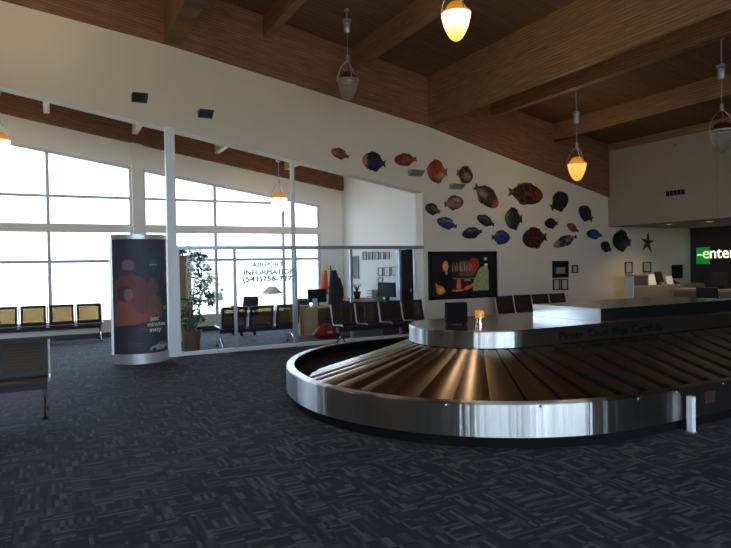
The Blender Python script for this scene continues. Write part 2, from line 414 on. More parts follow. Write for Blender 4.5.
# door in the office side wall
d = MB()
d.bx(OX-.03, OX, 11.56, 11.62, 0, 2.0); d.bx(OX-.03, OX, 12.3, 12.42, 0, 2.0); d.bx(OX-.03, OX, 11.56, 12.42, 1.94, 2.02)
do = struct(d.build('door_1', 'frame_white'))
MB().bx(OX-.012, OX+.005, 11.62, 12.3, .01, 1.94).build('door_leaf', 'black_matte', do)
MB().bx(OX-.06, OX-.012, 11.68, 11.72, .95, 1.05).build('door_handle', 'chrome', do)

# ------------------------------------------------------------------ baggage carousel
car = thing('baggage_carousel', 'big oval stainless steel baggage carousel with overlapping sloping brown plates', 'baggage carousel', (4.66, 5.96, 0))
O = Vector((4.66, 5.96, 0)); XE = 10.4
def ringcurve(c, rx, ryf, ryb, xe, n=40, skip=0):
    """left half-oval closed by the mirrored right end; starts front-right, runs left, then back"""
    pts = []
    for k in range(n+1):
        a = -PI/2 - PI*k/n
        ry = ryf if math.sin(a) < 0 else ryb
        pts.append((c[0]+rx*math.cos(a), c[1]+ry*math.sin(a)))
    for k in range(n+1):
        a = PI/2 - PI*k/n
        ry = ryf if math.sin(a) < 0 else ryb
        pts.append((xe+rx*math.cos(a), c[1]+ry*math.sin(a)))
    return pts
def band(mb, A, za, B, zb):
    n = len(A)
    va = [mb.bm.verts.new((p[0]-O.x, p[1]-O.y, za)) for p in A]; vb = [mb.bm.verts.new((p[0]-O.x, p[1]-O.y, zb)) for p in B]
    uv = mb.bm.loops.layers.uv.get('along') or mb.bm.loops.layers.uv.new('along')
    for i in range(n):
        f = mb.bm.faces.new((va[i], va[(i+1) % n], vb[(i+1) % n], vb[i]))
        for l, (a, b) in zip(f.loops, ((i, 0), (i+1, 0), (i+1, 1), (i, 1))): l[uv].uv = (a*.05, b*.2)
rc = lambda ins, n=48: ringcurve((4.66, 5.96), 2.33-ins, 2.37-ins, 2.62-ins, XE, n)
mb = MB(); band(mb, rc(.05), 0, rc(.05), .12); mb.build('kick_base', 'black_matte', car, smooth=True)
mb = MB(); band(mb, rc(0), .105, rc(0), .385); band(mb, rc(0), .385, rc(.012), .398); band(mb, rc(.012), .398, rc(.095), .398); band(mb, rc(.095), .398, rc(.095), .36)
mb.build('steel_skirt', 'steel', car, smooth=True)
mb = MB(); band(mb, rc(.096), .385, rc(.10), .27); mb.build('inner_liner', 'black_matte', car, smooth=True)
mb = MB(); f = mb.bm.faces.new([mb.bm.verts.new((p[0]-O.x, p[1]-O.y, .27)) for p in rc(.09)]); mb.build('inner_pan', 'black_matte', car)
# deck
DC = (4.26, 5.41); DR = .80
dk = lambda ins, n=32: ringcurve(DC, DR-ins, DR-ins, DR-ins, XE+.3, n)
mb = MB(); band(mb, dk(0), .745, dk(0), .905); band(mb, dk(0), .905, dk(.012), .918); mb.build('deck_fascia', 'steel', car, smooth=True)
mb = MB(); mb.bm.faces.new([mb.bm.verts.new((p[0]-O.x, p[1]-O.y, .918)) for p in dk(.012)]); mb.build('deck_top', 'steel_dull', car)
mb = MB(); band(mb, dk(.03), .27, dk(.03), .76); mb.build('deck_base', 'black_matte', car, smooth=True)
MB().bx(5.39-O.x, 7.9-O.x, 4.70-O.y, 5.76-O.y, .918, 1.065).build('feed_housing', 'steel_dull', car)
M['steel_reflection'] = steel('painted_reflection_steel', (.92, .93, .95, 1), .16, .05, (3, 3, 3))  # lighter copy of the housing steel, window reflection put into its colour
MB().bx(5.38-O.x, 5.391-O.x, 4.70-O.y, 5.76-O.y, .92, 1.064).build('end_panel', 'steel_reflection', car)['label'] = 'end panel with the window reflection put into its colour'
# overlapping plates
def inner(u):   # u<0: front straight (metres to the right of the bend); 0..1: half turn; u>1: back straight
    if u < 0: return Vector((DC[0]-u, DC[1]-DR-.005))
    if u > 1: return Vector((DC[0]+(u-1), DC[1]+DR+.005))
    a = -PI/2-PI*u; return Vector((DC[0]+(DR+.005)*math.cos(a), DC[1]+(DR+.005)*math.sin(a)))
def outer(u):
    yf = 5.96-2.37+.13; sh = .43
    if u < 0: return Vector((4.66-u-0*sh, yf))
    if u > 1: return Vector((4.66+(u-1), 5.96+1.3))
    a = -PI/2-PI*u; ry = 2.24 if math.sin(a) < 0 else 1.3
    return Vector((4.66+2.19*math.cos(a), 5.96+ry*math.sin(a)))
def plate(u0, u1):
    mb = MB(); nS, nR = 6, 6; wob = random.uniform(-.022, .022) if u0 >= .2 else 0
    top = []; 
    for j in range(nR+1):
        row = []
        t = j/nR
        for i in range(nS+1):
            s = i/nS; u = u0+(u1-u0)*s
            pi, po = inner(u), outer(u); p = pi.lerp(po, t)
            z = .728+(.325-.728)*(t**.95) + .028*s*(.25+.75*t) + wob*(s-.5)*t + (.018 if u0 >= .2 else .005)*math.sin(PI*s)*(.3+.7*t)      # each plate rises over its neighbour
            row.append(mb.bm.verts.new((p.x-O.x, p.y-O.y, z)))
        top.append(row)
    for j in range(nR):
        for i in range(nS): mb.bm.faces.new((top[j][i], top[j][i+1], top[j+1][i+1], top[j+1][i]))
    # raised trailing edge, blackened to paint in the seam shadow
    low = [mb.bm.verts.new((r[-1].co.x, r[-1].co.y, r[-1].co.z-.034)) for r in top]
    for j in range(nR): mb.bm.faces.new((top[j][-1], low[j], low[j+1], top[j+1][-1])).material_index = 1
    return mb
us = [-6.2+.31*k for k in range(20)]
us += [k/20 for k in range(0, 21)]
us += [1+.31*k for k in range(1, 21)]
for a, b in zip(us, us[1:]):
    plate(a, b).build('belt_plate', 'plate', car, smooth=True).data.materials.append(M['black_matte'])
mb = plate(-6.5, -6.2)
mb.build('belt_plate', 'plate', car, smooth=True).data.materials.append(M['black_matte'])
# lettering, rivets, dull red mark
M['ink'] = pmat('dark_lettering', (.004, .004, .005, 1), .9, spec=.1)
a = aty(558.5, 334, DC[1]-DR); b = aty(664, 326, DC[1]-DR)
full = 'Please Count Bags Carefully'; wt = (b.x-a.x)/len(full); k0 = 0
for word in full.split():
    t = text('lettering', word, .11, 'ink', car, (a.x-O.x+k0*wt, DC[1]-DR-O.y-.002, .785), UPRIGHT, extrude=.0008, bold=.002)
    t.scale = (len(word)*wt*.97/max(v.co.x for v in t.data.vertices), 1, 1); k0 += len(word)+1
for px, py in ((444, 403.5), (537, 405), (636, 397.5), (675, 391), (724, 383.5)):
    p = atz(px, py, .375); 
    c = Vector((4.66, 5.96)); q = Vector((p.x, p.y))
    if p.x > 4.66: q = Vector((p.x, 5.96-2.37))
    else:
        d = (q-c).normalized(); q = c+Vector((d.x*2.33, d.y*2.37))
    MB().lathe([(0, .012), (.008, .010), (.012, 0)], 10).build('rivet', 'chrome', car, loc=(q.x-O.x, q.y-O.y, .372)).rotation_euler = (PI/2, 0, 0)
p = aty(710, 397, 5.96-2.37)
MB().bx(p.x-.075-O.x, p.x+.075-O.x, -2.37-.006, -2.37+.001, p.z-.055, p.z+.055).build('mark', pmat('dull_red', (.04, .01, .01, 1), .7), car)['label'] = 'dull red square mark'
# guard post
gp = thing('guard_post', 'short pale metal guard post on the carpet against the carousel skirt', 'guard post', (5.19, 3.515, 0))
MB().bx(-.025, .025, -.03, .03, 0, .33).build('post', 'post_white', gp, bevel=.006)
MB().bx(-.032, .032, -.036, .036, 0, .012).build('foot_plate', 'alu', gp)
MB().bx(-.024, .024, -.029, .029, .33, .336).build('cap', 'frame_white', gp)
# things on the deck
bb = thing('speaker_box', 'plain black upright box standing on the carousel deck near the amber light', 'speaker', (3.97, 5.46, .918), -.42)
MB().bx(-.115, .115, -.06, .06, .012, .245).build('cabinet', 'black_matte', bb, bevel=.004)
MB().bx(-.108, .108, -.064, -.058, .02, .238).build('grille', 'black_matte', bb)
MB().bx(-.13, -.115, -.02, .02, .07, .10).build('bracket', 'black', bb)
for sx in (-.09, .09): MB().bx(sx-.015, sx+.015, -.05, .05, 0, .013).build('foot', 'black_matte', bb)
bc = thing('warning_beacon', 'amber warning beacon on a silver base, standing on the carousel deck', 'warning light', (4.22, 5.36, .918))
MB().lathe([(0, 0), (.05, 0), (.05, .012), (.028, .016), (.028, .055), (.048, .06), (.048, .07), (0, .07)], 24).build('base', 'chrome', bc, smooth=True)
M['beacon'] = None
mm, nt, out = nmat('amber_lens'); b_ = N(nt, 'ShaderNodeBsdfPrincipled', i_Roughness=.2); b_.inputs['Base Color'].default_value = (.95, .25, .01, 1)
b_.inputs['Emission Color'].default_value = (1, .3, .02, 1); b_.inputs['Emission Strength'].default_value = .35; nt.links.new(b_.outputs[0], out.inputs[0]); M['beacon'] = mm
MB().lathe([(.046, .07), (.05, .075), (.05, .13), (.044, .148), (.025, .155), (0, .157)], 24).build('amber_lens', 'beacon', bc, smooth=True)

# ------------------------------------------------------------------ benches
def bench(n, name, label, loc, rz, first=None):
    P = .555; W = n*P
    t = thing(name, label, 'bench', loc, rz, 'airport beam benches')
    for k in range(n):
        x0, x1 = k*P+.03, (k+1)*P-.03
        # back: framed perforated sheet leaning backwards (+y)
        R = Matrix.Rotation(-.24, 3, 'X')
        mb = MB()
        cz, cy = .61, .07
        for dx in (x0+.022, x1-.022): mb.box((dx, cy, cz), (.045, .03, .40), R)
        for dz in (-.19, .19):
            v = R @ Vector((0, 0, dz)); mb.box(((x0+x1)/2, cy+v.y, cz+v.z), (x1-x0, .03, .05), R)
        bk = mb.build('backrest', 'bench_metal', t)
        MB().box(((x0+x1)/2, cy, cz), (x1-x0-.08, .006, .36), R).build('perforated_panel', 'perf', bk)
        # seat: rolled front edge
        prof = [(.03, .40), (-.02, .385), (-.25, .395), (-.40, .415), (-.45, .405), (-.46, .375), (-.44, .37), (-.40, .385), (-.25, .37), (-.02, .36), (.04, .385)]
        MB().prism(prof, 'X', x0, x1).build('seat', 'bench_metal', t)
    for k in range(n+1):
        x = min(max(k*P, .015), W-.015)
        MB().tube([(x, .12, .80), (x, .03, .44), (x, -.02, .40), (x, -.40, .425), (x, -.45, .41)], .015, 8).build('side_frame', 'bench_edge', t, smooth=True)
    MB().bx(.05, W-.05, -.24, -.16, .28, .345).build('cross_beam', 'bench_metal', t)
    for x in (.10, W-.06):
        mb = MB(); mb.tube([(x, -.20, .345), (x, -.20, .17)], .022, 10)
        for sy in (-1, 1): mb.tube([(x, -.20, .19), (x, -.20+sy*.12, .12), (x, -.20+sy*.26, .02)], .016, 8)
        lg = mb.build('leg', 'chrome', t, smooth=True)
        for sy in (-1, 1): MB().lathe([(0, 0), (.028, 0), (.028, .012), (.012, .03), (0, .03)], 12, (x, -.20+sy*.26, 0)).build('rubber_foot', 'black_matte', lg)
    return t
bench(3, 'beam_bench', 'dark metal bench cut off by left edge, nearest the camera on open carpet', (-.05-3*.555, 7.79, 0), 0)
bench(5, 'beam_bench', 'bench along the far window wall with pale light showing through its backrests', (.98-5*.555, 15.05, 0), 0)
bench(3, 'beam_bench', 'bench just behind the glass partition, seen from behind, beside the potted fig', (2.86+3*.555, 11.72, 0), PI)
bench(4, 'beam_bench', 'bench in front of the glass partition, left of the large framed picture', (4.95, 10.98, 0), 0)
bench(4, 'beam_bench', 'bench against the fish wall, under the small framed pictures', (8.98, 10.75, 0), 0)

# ------------------------------------------------------------------ advertising display
kx, ky = 1.32, 10.95
ks = thing('advertising_display', 'tall curved advertising display with dark poster reading just minutes away', 'advertising display', (kx, ky, 0), .04)
HW, BU = .45, .30
RR = (HW*HW+BU*BU)/(2*BU)
def arc(u, off=0):
    th = math.asin(HW/RR); a = -th+2*th*u; return ((RR+off)*math.sin(a), -(RR+off)*math.cos(a)+(RR-BU))
outl = [arc(k/24) for k in range(25)]; back = [(-p[0], -p[1]*.6) for p in outl[1:-1]]
body = outl+[(p[0], p[1]) for p in [(x, y) for x, y in back]]
MB().prism(body, 'Z', .16, 2.12).build('housing', 'charcoal', ks)
MB().prism([(p[0]*1.005, p[1]*1.02-.002) for p in body], 'Z', 0, .17).build('plinth', 'alu_light', ks)
MB().prism([(p[0]*1.01, p[1]*1.02-.002) for p in body], 'Z', 2.10, 2.18).build('top_cap', 'alu_light', ks)
for sx in (-1, 1): MB().bx(sx*.455-.02, sx*.455+.02, -.025, .025, .16, 2.12).build('edge_trim', 'alu_light', ks)
def blob(u, v, cu, cv, ru, rv): return ((u-cu)/ru)**2+((v-cv)/rv)**2 < 1
def poster(u, v):
    c = (40, 42, 58)
    if v > .60 and u > .42: c = (36, 50, 64)
    if blob(u, v, .74, .80, .26, .10): c = (38, 66, 74)
    if v < .27: c = (33, 30, 36)
    if v > .2 and v < .225: c = (44, 60, 62)
    # taller person: bald head, rust shirt
    if inpoly(u, v, [(.03, .30), (.03, .62), (.12, .68), (.35, .70), (.52, .66), (.60, .55), (.62, .42), (.60, .30)]): c = (116, 52, 48)
    if blob(u, v, .66, .58, .10, .08): c = (96, 72, 58)
    if inpoly(u, v, [(.55, .36), (.60, .52), (.78, .50), (.86, .40), (.80, .30), (.60, .30)]): c = (112, 76, 48)
    if blob(u, v, .28, .775, .10, .055): c = (140, 96, 96)
    if blob(u, v, .25, .715, .12, .028): c = (60, 52, 60)
    # seated person: dark hair, orange shirt
    if inpoly(u, v, [(.03, .20), (.03, .42), (.12, .47), (.32, .47), (.40, .36), (.62, .34), (.70, .38), (.76, .36), (.62, .29), (.45, .27), (.40, .22)]): c = (158, 70, 52)
    if inpoly(u, v, [(.03, .12), (.03, .24), (.45, .26), (.44, .22)]): c = (34, 28, 34)
    if blob(u, v, .22, .53, .13, .07): c = (52, 46, 44)
    if blob(u, v, .28, .52, .075, .055): c = (150, 100, 82)
    # machine at right
    if .84 < u < .97 and .34 < v < .54: c = (28, 30, 38)
    if .90 < u < .985 and .60 < v < .72: c = (104, 98, 92)
    if blob(u, v, .90, .39, .05, .02): c = (170, 150, 145)
    # car at the bottom right
    if inpoly(u, v, [(.58, .025), (.60, .05), (.70, .065), (.76, .085), (.88, .088), (.93, .065), (.97, .055), (.97, .02)]): c = (172, 172, 178)
    if inpoly(u, v, [(.72, .066), (.77, .08), (.87, .082), (.90, .066)]): c = (60, 62, 74)
    if blob(u, v, .66, .026, .035, .014) or blob(u, v, .90, .03, .035, .014): c = (26, 26, 30)
    if .05 < v < .10 and .08 < u < .48 and int(v*110) % 2 and int(u*60) % 3: c = (70, 66, 74)
    q = .93+.14*random.random(); c = [min(255, (k*.68+w_*.32+6)*q) for k, w_ in zip(c, (84, 84, 104))]  # colours greyed toward blue to paint in the haze over the gloss
    return rgb(*c)
po = printed('poster', 84, 160, lambda u, v: arc(u*.93+.035, .004)+(.18+1.90*v,), poster, vcmat('poster_print', .65), ks)
def ptext(body, u, v, size, col):
    # letters set one by one around the curve
    M['pt'] = pmat('poster_letter', col, .6)
    x, y = arc(u*.93+.035, .007); th = math.asin(x/RR)
    return text('lettering', body, size, 'pt', po, (x, y, .18+1.90*v), (PI/2, 0, th), align='CENTER', extrude=.0005)
ptext('just', .67, .285, .11, (.75, .75, .75, 1)); ptext('minutes', .70, .235, .11, (.75, .75, .75, 1)); ptext('away', .68, .185, .11, (.75, .75, .75, 1))
ptext('casino', .66, .775, .055, (.62, .75, .75, 1))
M['plogo'] = pmat('logo_ink', (.35, .12, .16, 1), .6)
mb = MB()
for k in range(4):
    x, y = arc((.62+.025*k)*.93+.035, .007); mb.bx(x-.004, x+.004, y-.001, y, .18+1.9*.80, .18+1.9*(.825+.006*(k % 2)))
mb.build('logo', 'plogo', po)

# ------------------------------------------------------------------ wall decorations
# fish: pixel centre, length, height, tilt in degrees (positive = nose up when facing), facing, body colours, pattern, head colour, label
def fishmat(i, cA, cB, cH, scale, head, face, h):
    m, nt, out = nmat('painted_fish_%d' % i); L = nt.links
    tc = N(nt, 'ShaderNodeTexCoord')
    vo = N(nt, 'ShaderNodeTexVoronoi', i_Scale=scale); L.new(tc.outputs['Object'], vo.inputs['Vector'])
    no = N(nt, 'ShaderNodeTexNoise', i_Scale=scale*.7, i_Detail=3.0); L.new(tc.outputs['Object'], no.inputs['Vector'])
    ad = N(nt, 'ShaderNodeMath', operation='MULTIPLY'); L.new(vo.outputs['Distance'], ad.inputs[0]); L.new(no.outputs['Fac'], ad.inputs[1])
    mr = N(nt, 'ShaderNodeMapRange'); mr.inputs[1].default_value = .19; mr.inputs[2].default_value = .42; L.new(ad.outputs[0], mr.inputs[0])
    mx = N(nt, 'ShaderNodeMixRGB'); mx.inputs[1].default_value = cA; mx.inputs[2].default_value = cB; L.new(mr.outputs[0], mx.inputs[0])
    sx = N(nt, 'ShaderNodeSeparateXYZ'); L.new(tc.outputs['Object'], sx.inputs[0])
    hd = N(nt, 'ShaderNodeMapRange'); hd.inputs[1].default_value = head*face; hd.inputs[2].default_value = (head-.05)*face; L.new(sx.outputs['X'], hd.inputs[0])
    m2 = N(nt, 'ShaderNodeMixRGB'); m2.inputs[2].default_value = cH; L.new(hd.outputs[0], m2.inputs[0]); L.new(mx.outputs[0], m2.inputs[1])
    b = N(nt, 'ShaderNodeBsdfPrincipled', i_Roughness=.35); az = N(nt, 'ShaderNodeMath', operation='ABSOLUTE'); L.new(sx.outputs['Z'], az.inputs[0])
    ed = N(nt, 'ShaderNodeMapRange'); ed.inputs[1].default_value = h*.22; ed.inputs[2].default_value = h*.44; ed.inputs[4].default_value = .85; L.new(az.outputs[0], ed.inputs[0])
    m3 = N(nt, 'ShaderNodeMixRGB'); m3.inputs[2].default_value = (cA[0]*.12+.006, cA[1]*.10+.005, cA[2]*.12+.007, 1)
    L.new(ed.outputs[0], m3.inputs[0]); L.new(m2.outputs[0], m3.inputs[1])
    L.new(m3.outputs[0], b.inputs['Base Color']); L.new(b.outputs[0], out.inputs[0])
    return m
K = (.010, .010, .014, 1); OR = (.30, .075, .025, 1); RD = (.15, .018, .013, 1); BL = (.02, .06, .20, 1); NV = (.010, .013, .045, 1); BR = (.06, .022, .012, 1)
GY_ = (.055, .053, .055, 1); TL = (.016, .028, .032, 1); PU = (.028, .014, .03, 1); WH = (.26, .20, .17, 1); DB = (.014, .022, .055, 1); GO = (.22, .10, .035, 1)
fishes = [
 (339.5, 154, 18, 11, -14, 1, OR, BR, OR, 12, 'small orange brown fish high up, leftmost of the wall fish'),
 (373.5, 162, 23, 20, -6, 1, NV, BR, OR, 16, 'round dark fish with orange head, second from left on wall'),
 (405, 159.8, 22, 13, 6, 1, RD, OR, RD, 8, 'plump red fish just above the left grey wedge light'),
 (436.5, 171.8, 20, 24, 0, 1, OR, RD, OR, 5, 'tall round orange fish with dark red back, right of the left wedge light'),
 (464, 175, 16, 19, -10, -1, K, OR, BL, 10, 'dark orange and blue fish just above the right grey wedge light'),
 (485.5, 196, 27, 20, -32, -1, PU, BR, OR, 12, 'large purple fish nosing down right with a bright orange head'),
 (453, 203, 19, 15, 10, -1, GO, BL, BR, 9, 'golden brown fish with blue back, below the right wedge light'),
 (432, 209.5, 15, 12, -16, 1, DB, GY_, TL, 12, 'small slate blue fish beside the upper right corner of the opening'),
 (446.5, 223.5, 20, 12, -14, 1, BL, NV, TL, 8, 'blue fish nearest above the left half of the large framed picture'),
 (485, 221, 18, 11, -20, 1, K, GY_, K, 8, 'small black oval fish between the navy fish and the purple one'),
 (471.5, 233, 20, 12, 8, 1, NV, PU, NV, 9, 'dark navy fish over the right half of the large framed picture'),
 (500, 237.5, 18, 15, 0, -1, BL, NV, BL, 12, 'bright blue fish with its tail at left, right of the framed picture'),
 (525, 194, 34, 23, -3, -1, K, (.17, .045, .018, 1), RD, 11, 'largest fish, black with orange scales and red head, nose right'),
 (513, 219, 17, 23, 0, 1, K, GY_, GY_, 18, 'tall charcoal fish with speckled sides under the largest fish'),
 (534, 238, 24, 22, 4, 1, K, RD, K, 14, 'round black fish with red orange flank, above the gallery of small pictures'),
 (558.5, 202, 19, 20, 30, -1, K, TL, K, 10, 'round black and teal fish right of the largest fish'),
 (550.5, 223.5, 13, 11, 0, 1, PU, K, K, 12, 'little dark purple fish between the two round dark fish'),
 (585, 214, 15, 16, -30, 1, PU, K, K, 12, 'dark purple fish closest to the soffit corner'),
 (572, 228, 12, 8, -24, 1, OR, BR, RD, 10, 'tiny orange fish in the middle of the right group'),
 (564.5, 241, 24, 11, 16, 1, K, WH, WH, 14, 'long slim black and white fish tilted up to the right'),
 (593.5, 234.5, 15, 10, -6, 1, BL, DB, NV, 10, 'small blue fish to the right of the tiny orange one'),
 (605.3, 247, 11, 11, -20, 1, K, GY_, K, 14, 'small black fish just left of the big dark fish by the starfish'),
 (621, 241, 18, 22, -8, 1, K, TL, K, 8, 'big dark oval fish directly left of the starfish'),
]
def make_fish(i, px, py, wpx, hpx, tilt, face, cA, cB, cH, sc, label):
    c = aty(px, py, WY); l = (aty(px+wpx/2, py, WY)-aty(px-wpx/2, py, WY)).length
    h = (aty(px, py-hpx/2, WY)-aty(px, py+hpx/2, WY)).length
    bl = l*.88                                             # body length, tail takes the rest
    t = thing('wall_fish', label, 'fish sculpture', (c.x, WY-.03, c.z), 0, 'painted fish on the wall', rot=(0, math.radians(-tilt if face < 0 else -tilt*1), 0))
    if face < 0: t.rotation_euler = (0, math.radians(-tilt), 0)
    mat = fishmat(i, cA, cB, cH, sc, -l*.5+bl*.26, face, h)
    dark = pmat('fin_paint', tuple(x*.6 for x in (cA if i % 2 else cB)[:3])+(1,), .5, var=.4, scale=20)
    fx = face                                              # nose points to -x*face
    def X(x): return x*fx
    x0 = -l*.5
    # body: lens section following a fish outline
    mb = MB(); n, mseg = 18, 16; rings = []
    for k in range(n+1):
        s = k/n
        hh = h*.46*max(.03, (math.sin(PI*min(1, s*.95+.02))**.52)*(1-.12*s)*1.03)
        if s > .9: hh = max(hh, h*.09)
        x = x0+bl*s
        rings.append([mb.bm.verts.new((X(x), -.035*(hh/(h*.44))**.8*math.sin(2*PI*q/mseg)*1.0, hh*math.cos(2*PI*q/mseg))) for q in range(mseg)])
    for A, B in zip(rings, rings[1:]):
        for q in range(mseg): mb.bm.faces.new((A[q], A[(q+1) % mseg], B[(q+1) % mseg], B[q]))
    mb.bm.faces.new(rings[0]); mb.bm.faces.new(rings[-1])
    bo = mb.build('body', mat, t, smooth=True)
    if fx > 0: pass
    th = (-.008, .008)
    xt = x0+bl*.95
    MB().prism([(X(xt), -h*.07), (X(xt), h*.07), (X(l*.5), h*.19), (X(l*.47), h*.02), (X(l*.5), -h*.18)], 'Y', *th).build('tail_fin', dark, t)
    MB().prism([(X(x0+bl*.28), h*.36), (X(x0+bl*.40), h*.50), (X(x0+bl*.62), h*.49), (X(x0+bl*.84), h*.38), (X(x0+bl*.86), h*.16), (X(x0+bl*.5), h*.2)], 'Y', *th).build('dorsal_fin', dark, t)
    MB().prism([(X(x0+bl*.50), -h*.36), (X(x0+bl*.60), -h*.50), (X(x0+bl*.74), -h*.47), (X(x0+bl*.84), -h*.30), (X(x0+bl*.6), -h*.2)], 'Y', *th).build('belly_fin', dark, t)
    MB().prism([(X(x0+bl*.36), 0), (X(x0+bl*.52), h*.08), (X(x0+bl*.56), -h*.05), (X(x0+bl*.48), -h*.12)], 'Y', -.048, -.036).build('side_fin', dark, t)
    ex = X(x0+bl*.16)
    MB().lathe([(0, .016), (.012, .012), (.016, 0), (0, 0)], 10).build('eye', 'black', t, loc=(ex, -.028, h*.10)).rotation_euler = (PI/2, 0, 0)
for i, f in enumerate(fishes): make_fish(i, *f)
# for fish facing right the painted head must sit at +x
for o in bpy.data.objects:
    pass
c = aty(647, 242.5, WY)
st = thing('wall_starfish', 'dark brown five armed starfish on the wall, right of all the fish', 'starfish sculpture', (c.x, WY-.02, c.z), rot=(0, .12, 0))
mb = MB(); pts = []
for k in range(10):
    a = PI/2+k*PI/5; r = .29 if k % 2 == 0 else .085
    pts.append((r*math.cos(a), r*math.sin(a)))
cv = mb.bm.verts.new((0, -.05, 0)); vs = [mb.bm.verts.new((x, -.012, z)) for x, z in pts]; vb = [mb.bm.verts.new((x, .015, z)) for x, z in pts]
for k in range(10):
    mb.bm.faces.new((cv, vs[k], vs[(k+1) % 10])); mb.bm.faces.new((vs[k], vb[k], vb[(k+1) % 10], vs[(k+1) % 10]))
mb.bm.faces.new(vb); mb.build('body', pmat('starfish_paint', (.05, .02, .015, 1), .5, var=.4, scale=20), st)

# wedge wall lights
def wedge(px, py, w, h, mat, label):
    c = aty(px, py, WY)
    t = thing('wall_light', label, 'wall light', (c.x, WY, c.z), 0, 'wedge wall lights')
    MB().prism([(0, -h/2), (0, h/2), (-.20, h/2), (-.22, h*.30), (-.06, -h/2)], 'X', -w/2, w/2).build('housing', mat, t)
    MB().bx(-w/2+.02, w/2-.02, -.19, -.03, h/2, h/2+.006).build('lens', 'paper', t)
wedge(139, 99, .25, .13, 'charcoal', 'small charcoal wedge light on the white header, left one')
wedge(204.5, 115, .25, .12, 'charcoal', 'small charcoal wedge light on the white header, nearer the tall thin post')
wedge(414, 173.5, .32, .12, 'grey', 'pale grey wedge light just below the plump red fish')
wedge(455, 187, .31, .11, 'grey', 'pale grey wedge light just below the orange and blue fish')

# large framed picture
A = aty(427.6, 251.8, WY); B = aty(496, 297, WY)
X0, X1, Z1, Z0 = A.x, B.x, 1.87, .785
tv = thing('framed_picture', 'large black framed photograph of two people at a bar', 'picture', ((X0+X1)/2, WY, Z0))
Wd, Hd = X1-X0, Z1-Z0
fm = MB()
for a, b, c_, d_ in ((-Wd/2, Wd/2, 0, .07), (-Wd/2, Wd/2, Hd-.07, Hd), (-Wd/2, -Wd/2+.08, 0, Hd), (Wd/2-.08, Wd/2, 0, Hd)): fm.bx(a, b, -.06, -.001, c_, d_)
fm.build('frame', 'black', tv)
def picture(u, v):
    x = u*650; y = (1-v)*475+35       # the layout of the photograph in the frame
    c = (20, 19, 22)
    if 45 < x < 575 and 75 < y < 470: c = (24, 20, 21)
    if inpoly(x, y, [(285, 130), (420, 130), (440, 250), (420, 290), (280, 290)]): c = (88, 58, 42)
    if 205 < x < 285 and 190 < y < 300: c = (38, 32, 40)
    for k in range(14):
        bx_ = 215+k*15; hh = (35, 55, 22, 60, 30, 48, 20)[k % 7]
        if abs(x-bx_) < 4 and 200-hh < y < 235: c = ((150, 120, 110), (128, 84, 60), (170, 150, 140))[k % 3]
    if 215 < x < 440 and 305 < y < 312: c = (120, 110, 90)
    if 290 < x < 420 and 312 < y < 400: c = (44, 28, 26)
    if 330 < x < 390 and 318 < y < 332: c = (110, 112, 120)
    # left person, dark hair and top
    if inpoly(x, y, [(95, 470), (110, 270), (150, 235), (195, 300), (205, 470)]): c = (17, 15, 20)
    if blob(x, y, 140, 170, 45, 70): c = (50, 26, 20)
    if blob(x, y, 150, 180, 26, 55): c = (176, 112, 84)
    if 148 < x < 168 and 225 < y < 265: c = (150, 90, 70)
    # right person, red hair and pale green top
    if inpoly(x, y, [(410, 440), (425, 330), (470, 230), (500, 190), (560, 185), (575, 230), (575, 440)]): c = (128, 128, 86)
    if inpoly(x, y, [(520, 440), (530, 330), (530, 440)]): c = (92, 94, 60)
    if blob(x, y, 425, 165, 55, 70): c = (126, 40, 28)
    if blob(x, y, 395, 185, 20, 30): c = (150, 70, 48)
    if inpoly(x, y, [(320, 420), (335, 395), (400, 375), (415, 350), (425, 370), (410, 400), (350, 435)]): c = (180, 86, 54)
    if inpoly(x, y, [(252, 415), (258, 320), (292, 320), (298, 415)]): c = (196, 84, 52)
    if blob(x, y, 265, 430, 60, 12): c = (186, 110, 60)
    if blob(x, y, 230, 422, 30, 10): c = (60, 74, 30)
    if inpoly(x, y, [(50, 335), (75, 370), (120, 385), (150, 430), (130, 460), (90, 470), (65, 440)]): c = (178, 104, 46)
    if blob(x, y, 105, 430, 22, 18): c = (206, 140, 60)
    if blob(x, y, 545, 105, 14, 16) or blob(x, y, 548, 170, 16, 16): c = (180, 180, 180)
    q = .80+.4*random.random(); c = [min(255, k*q*1.18+6) for k in c]
    return rgb(*c)
printed('photograph', 130, 80, lambda u, v: (-Wd/2+.02+(Wd-.04)*u, -.035, .02+(Hd-.04)*v), picture, vcmat('photo_print', .3), tv)
def pict(name, label, x0, y0, x1, y1, Y, dark, group=None, inner_col=None):
    a = aty(x0, y0, Y); b = aty(x1, y1, Y); w, h = b.x-a.x, a.z-b.z
    t = thing(name, label, 'picture', ((a.x+b.x)/2, Y, b.z), 0, group)
    fw = .03; mb = MB()
    for p in ((-w/2, w/2, 0, fw), (-w/2, w/2, h-fw, h), (-w/2, -w/2+fw, 0, h), (w/2-fw, w/2, 0, h)): mb.bx(p[0], p[1], -.03, -.001, p[2], p[3])
    mb.build('frame', 'black' if dark else 'charcoal', t)
    MB().bx(-w/2+.01, w/2-.01, -.012, -.004, .01, h-.01).build('print', inner_col or ('paper' if not dark else 'black'), t)
    return t, w, h
WYs = WY
t, w, h = pict('picture', 'black framed square picture of a pale building on the fish wall', 552, 261, 568, 277.5, WY, True)
MB().bx(-w*.28, w*.30, -.015, -.010, h*.25, h*.62).build('pale_scene', pmat('pale_ink', (.22, .22, .22, 1), .8, var=.6, scale=9), t)
M['notice'] = pmat('notice_paper', (.40, .38, .35, 1), .8, var=.1, scale=8)
pict('picture', 'tiny thin framed notice right of the black square picture', 571.5, 265, 577.5, 273, WY, False, inner_col='notice')
pict('notice', 'thin framed notice under the black square picture, left of the pair', 552.5, 279, 559.5, 290, WY, False, inner_col='notice')
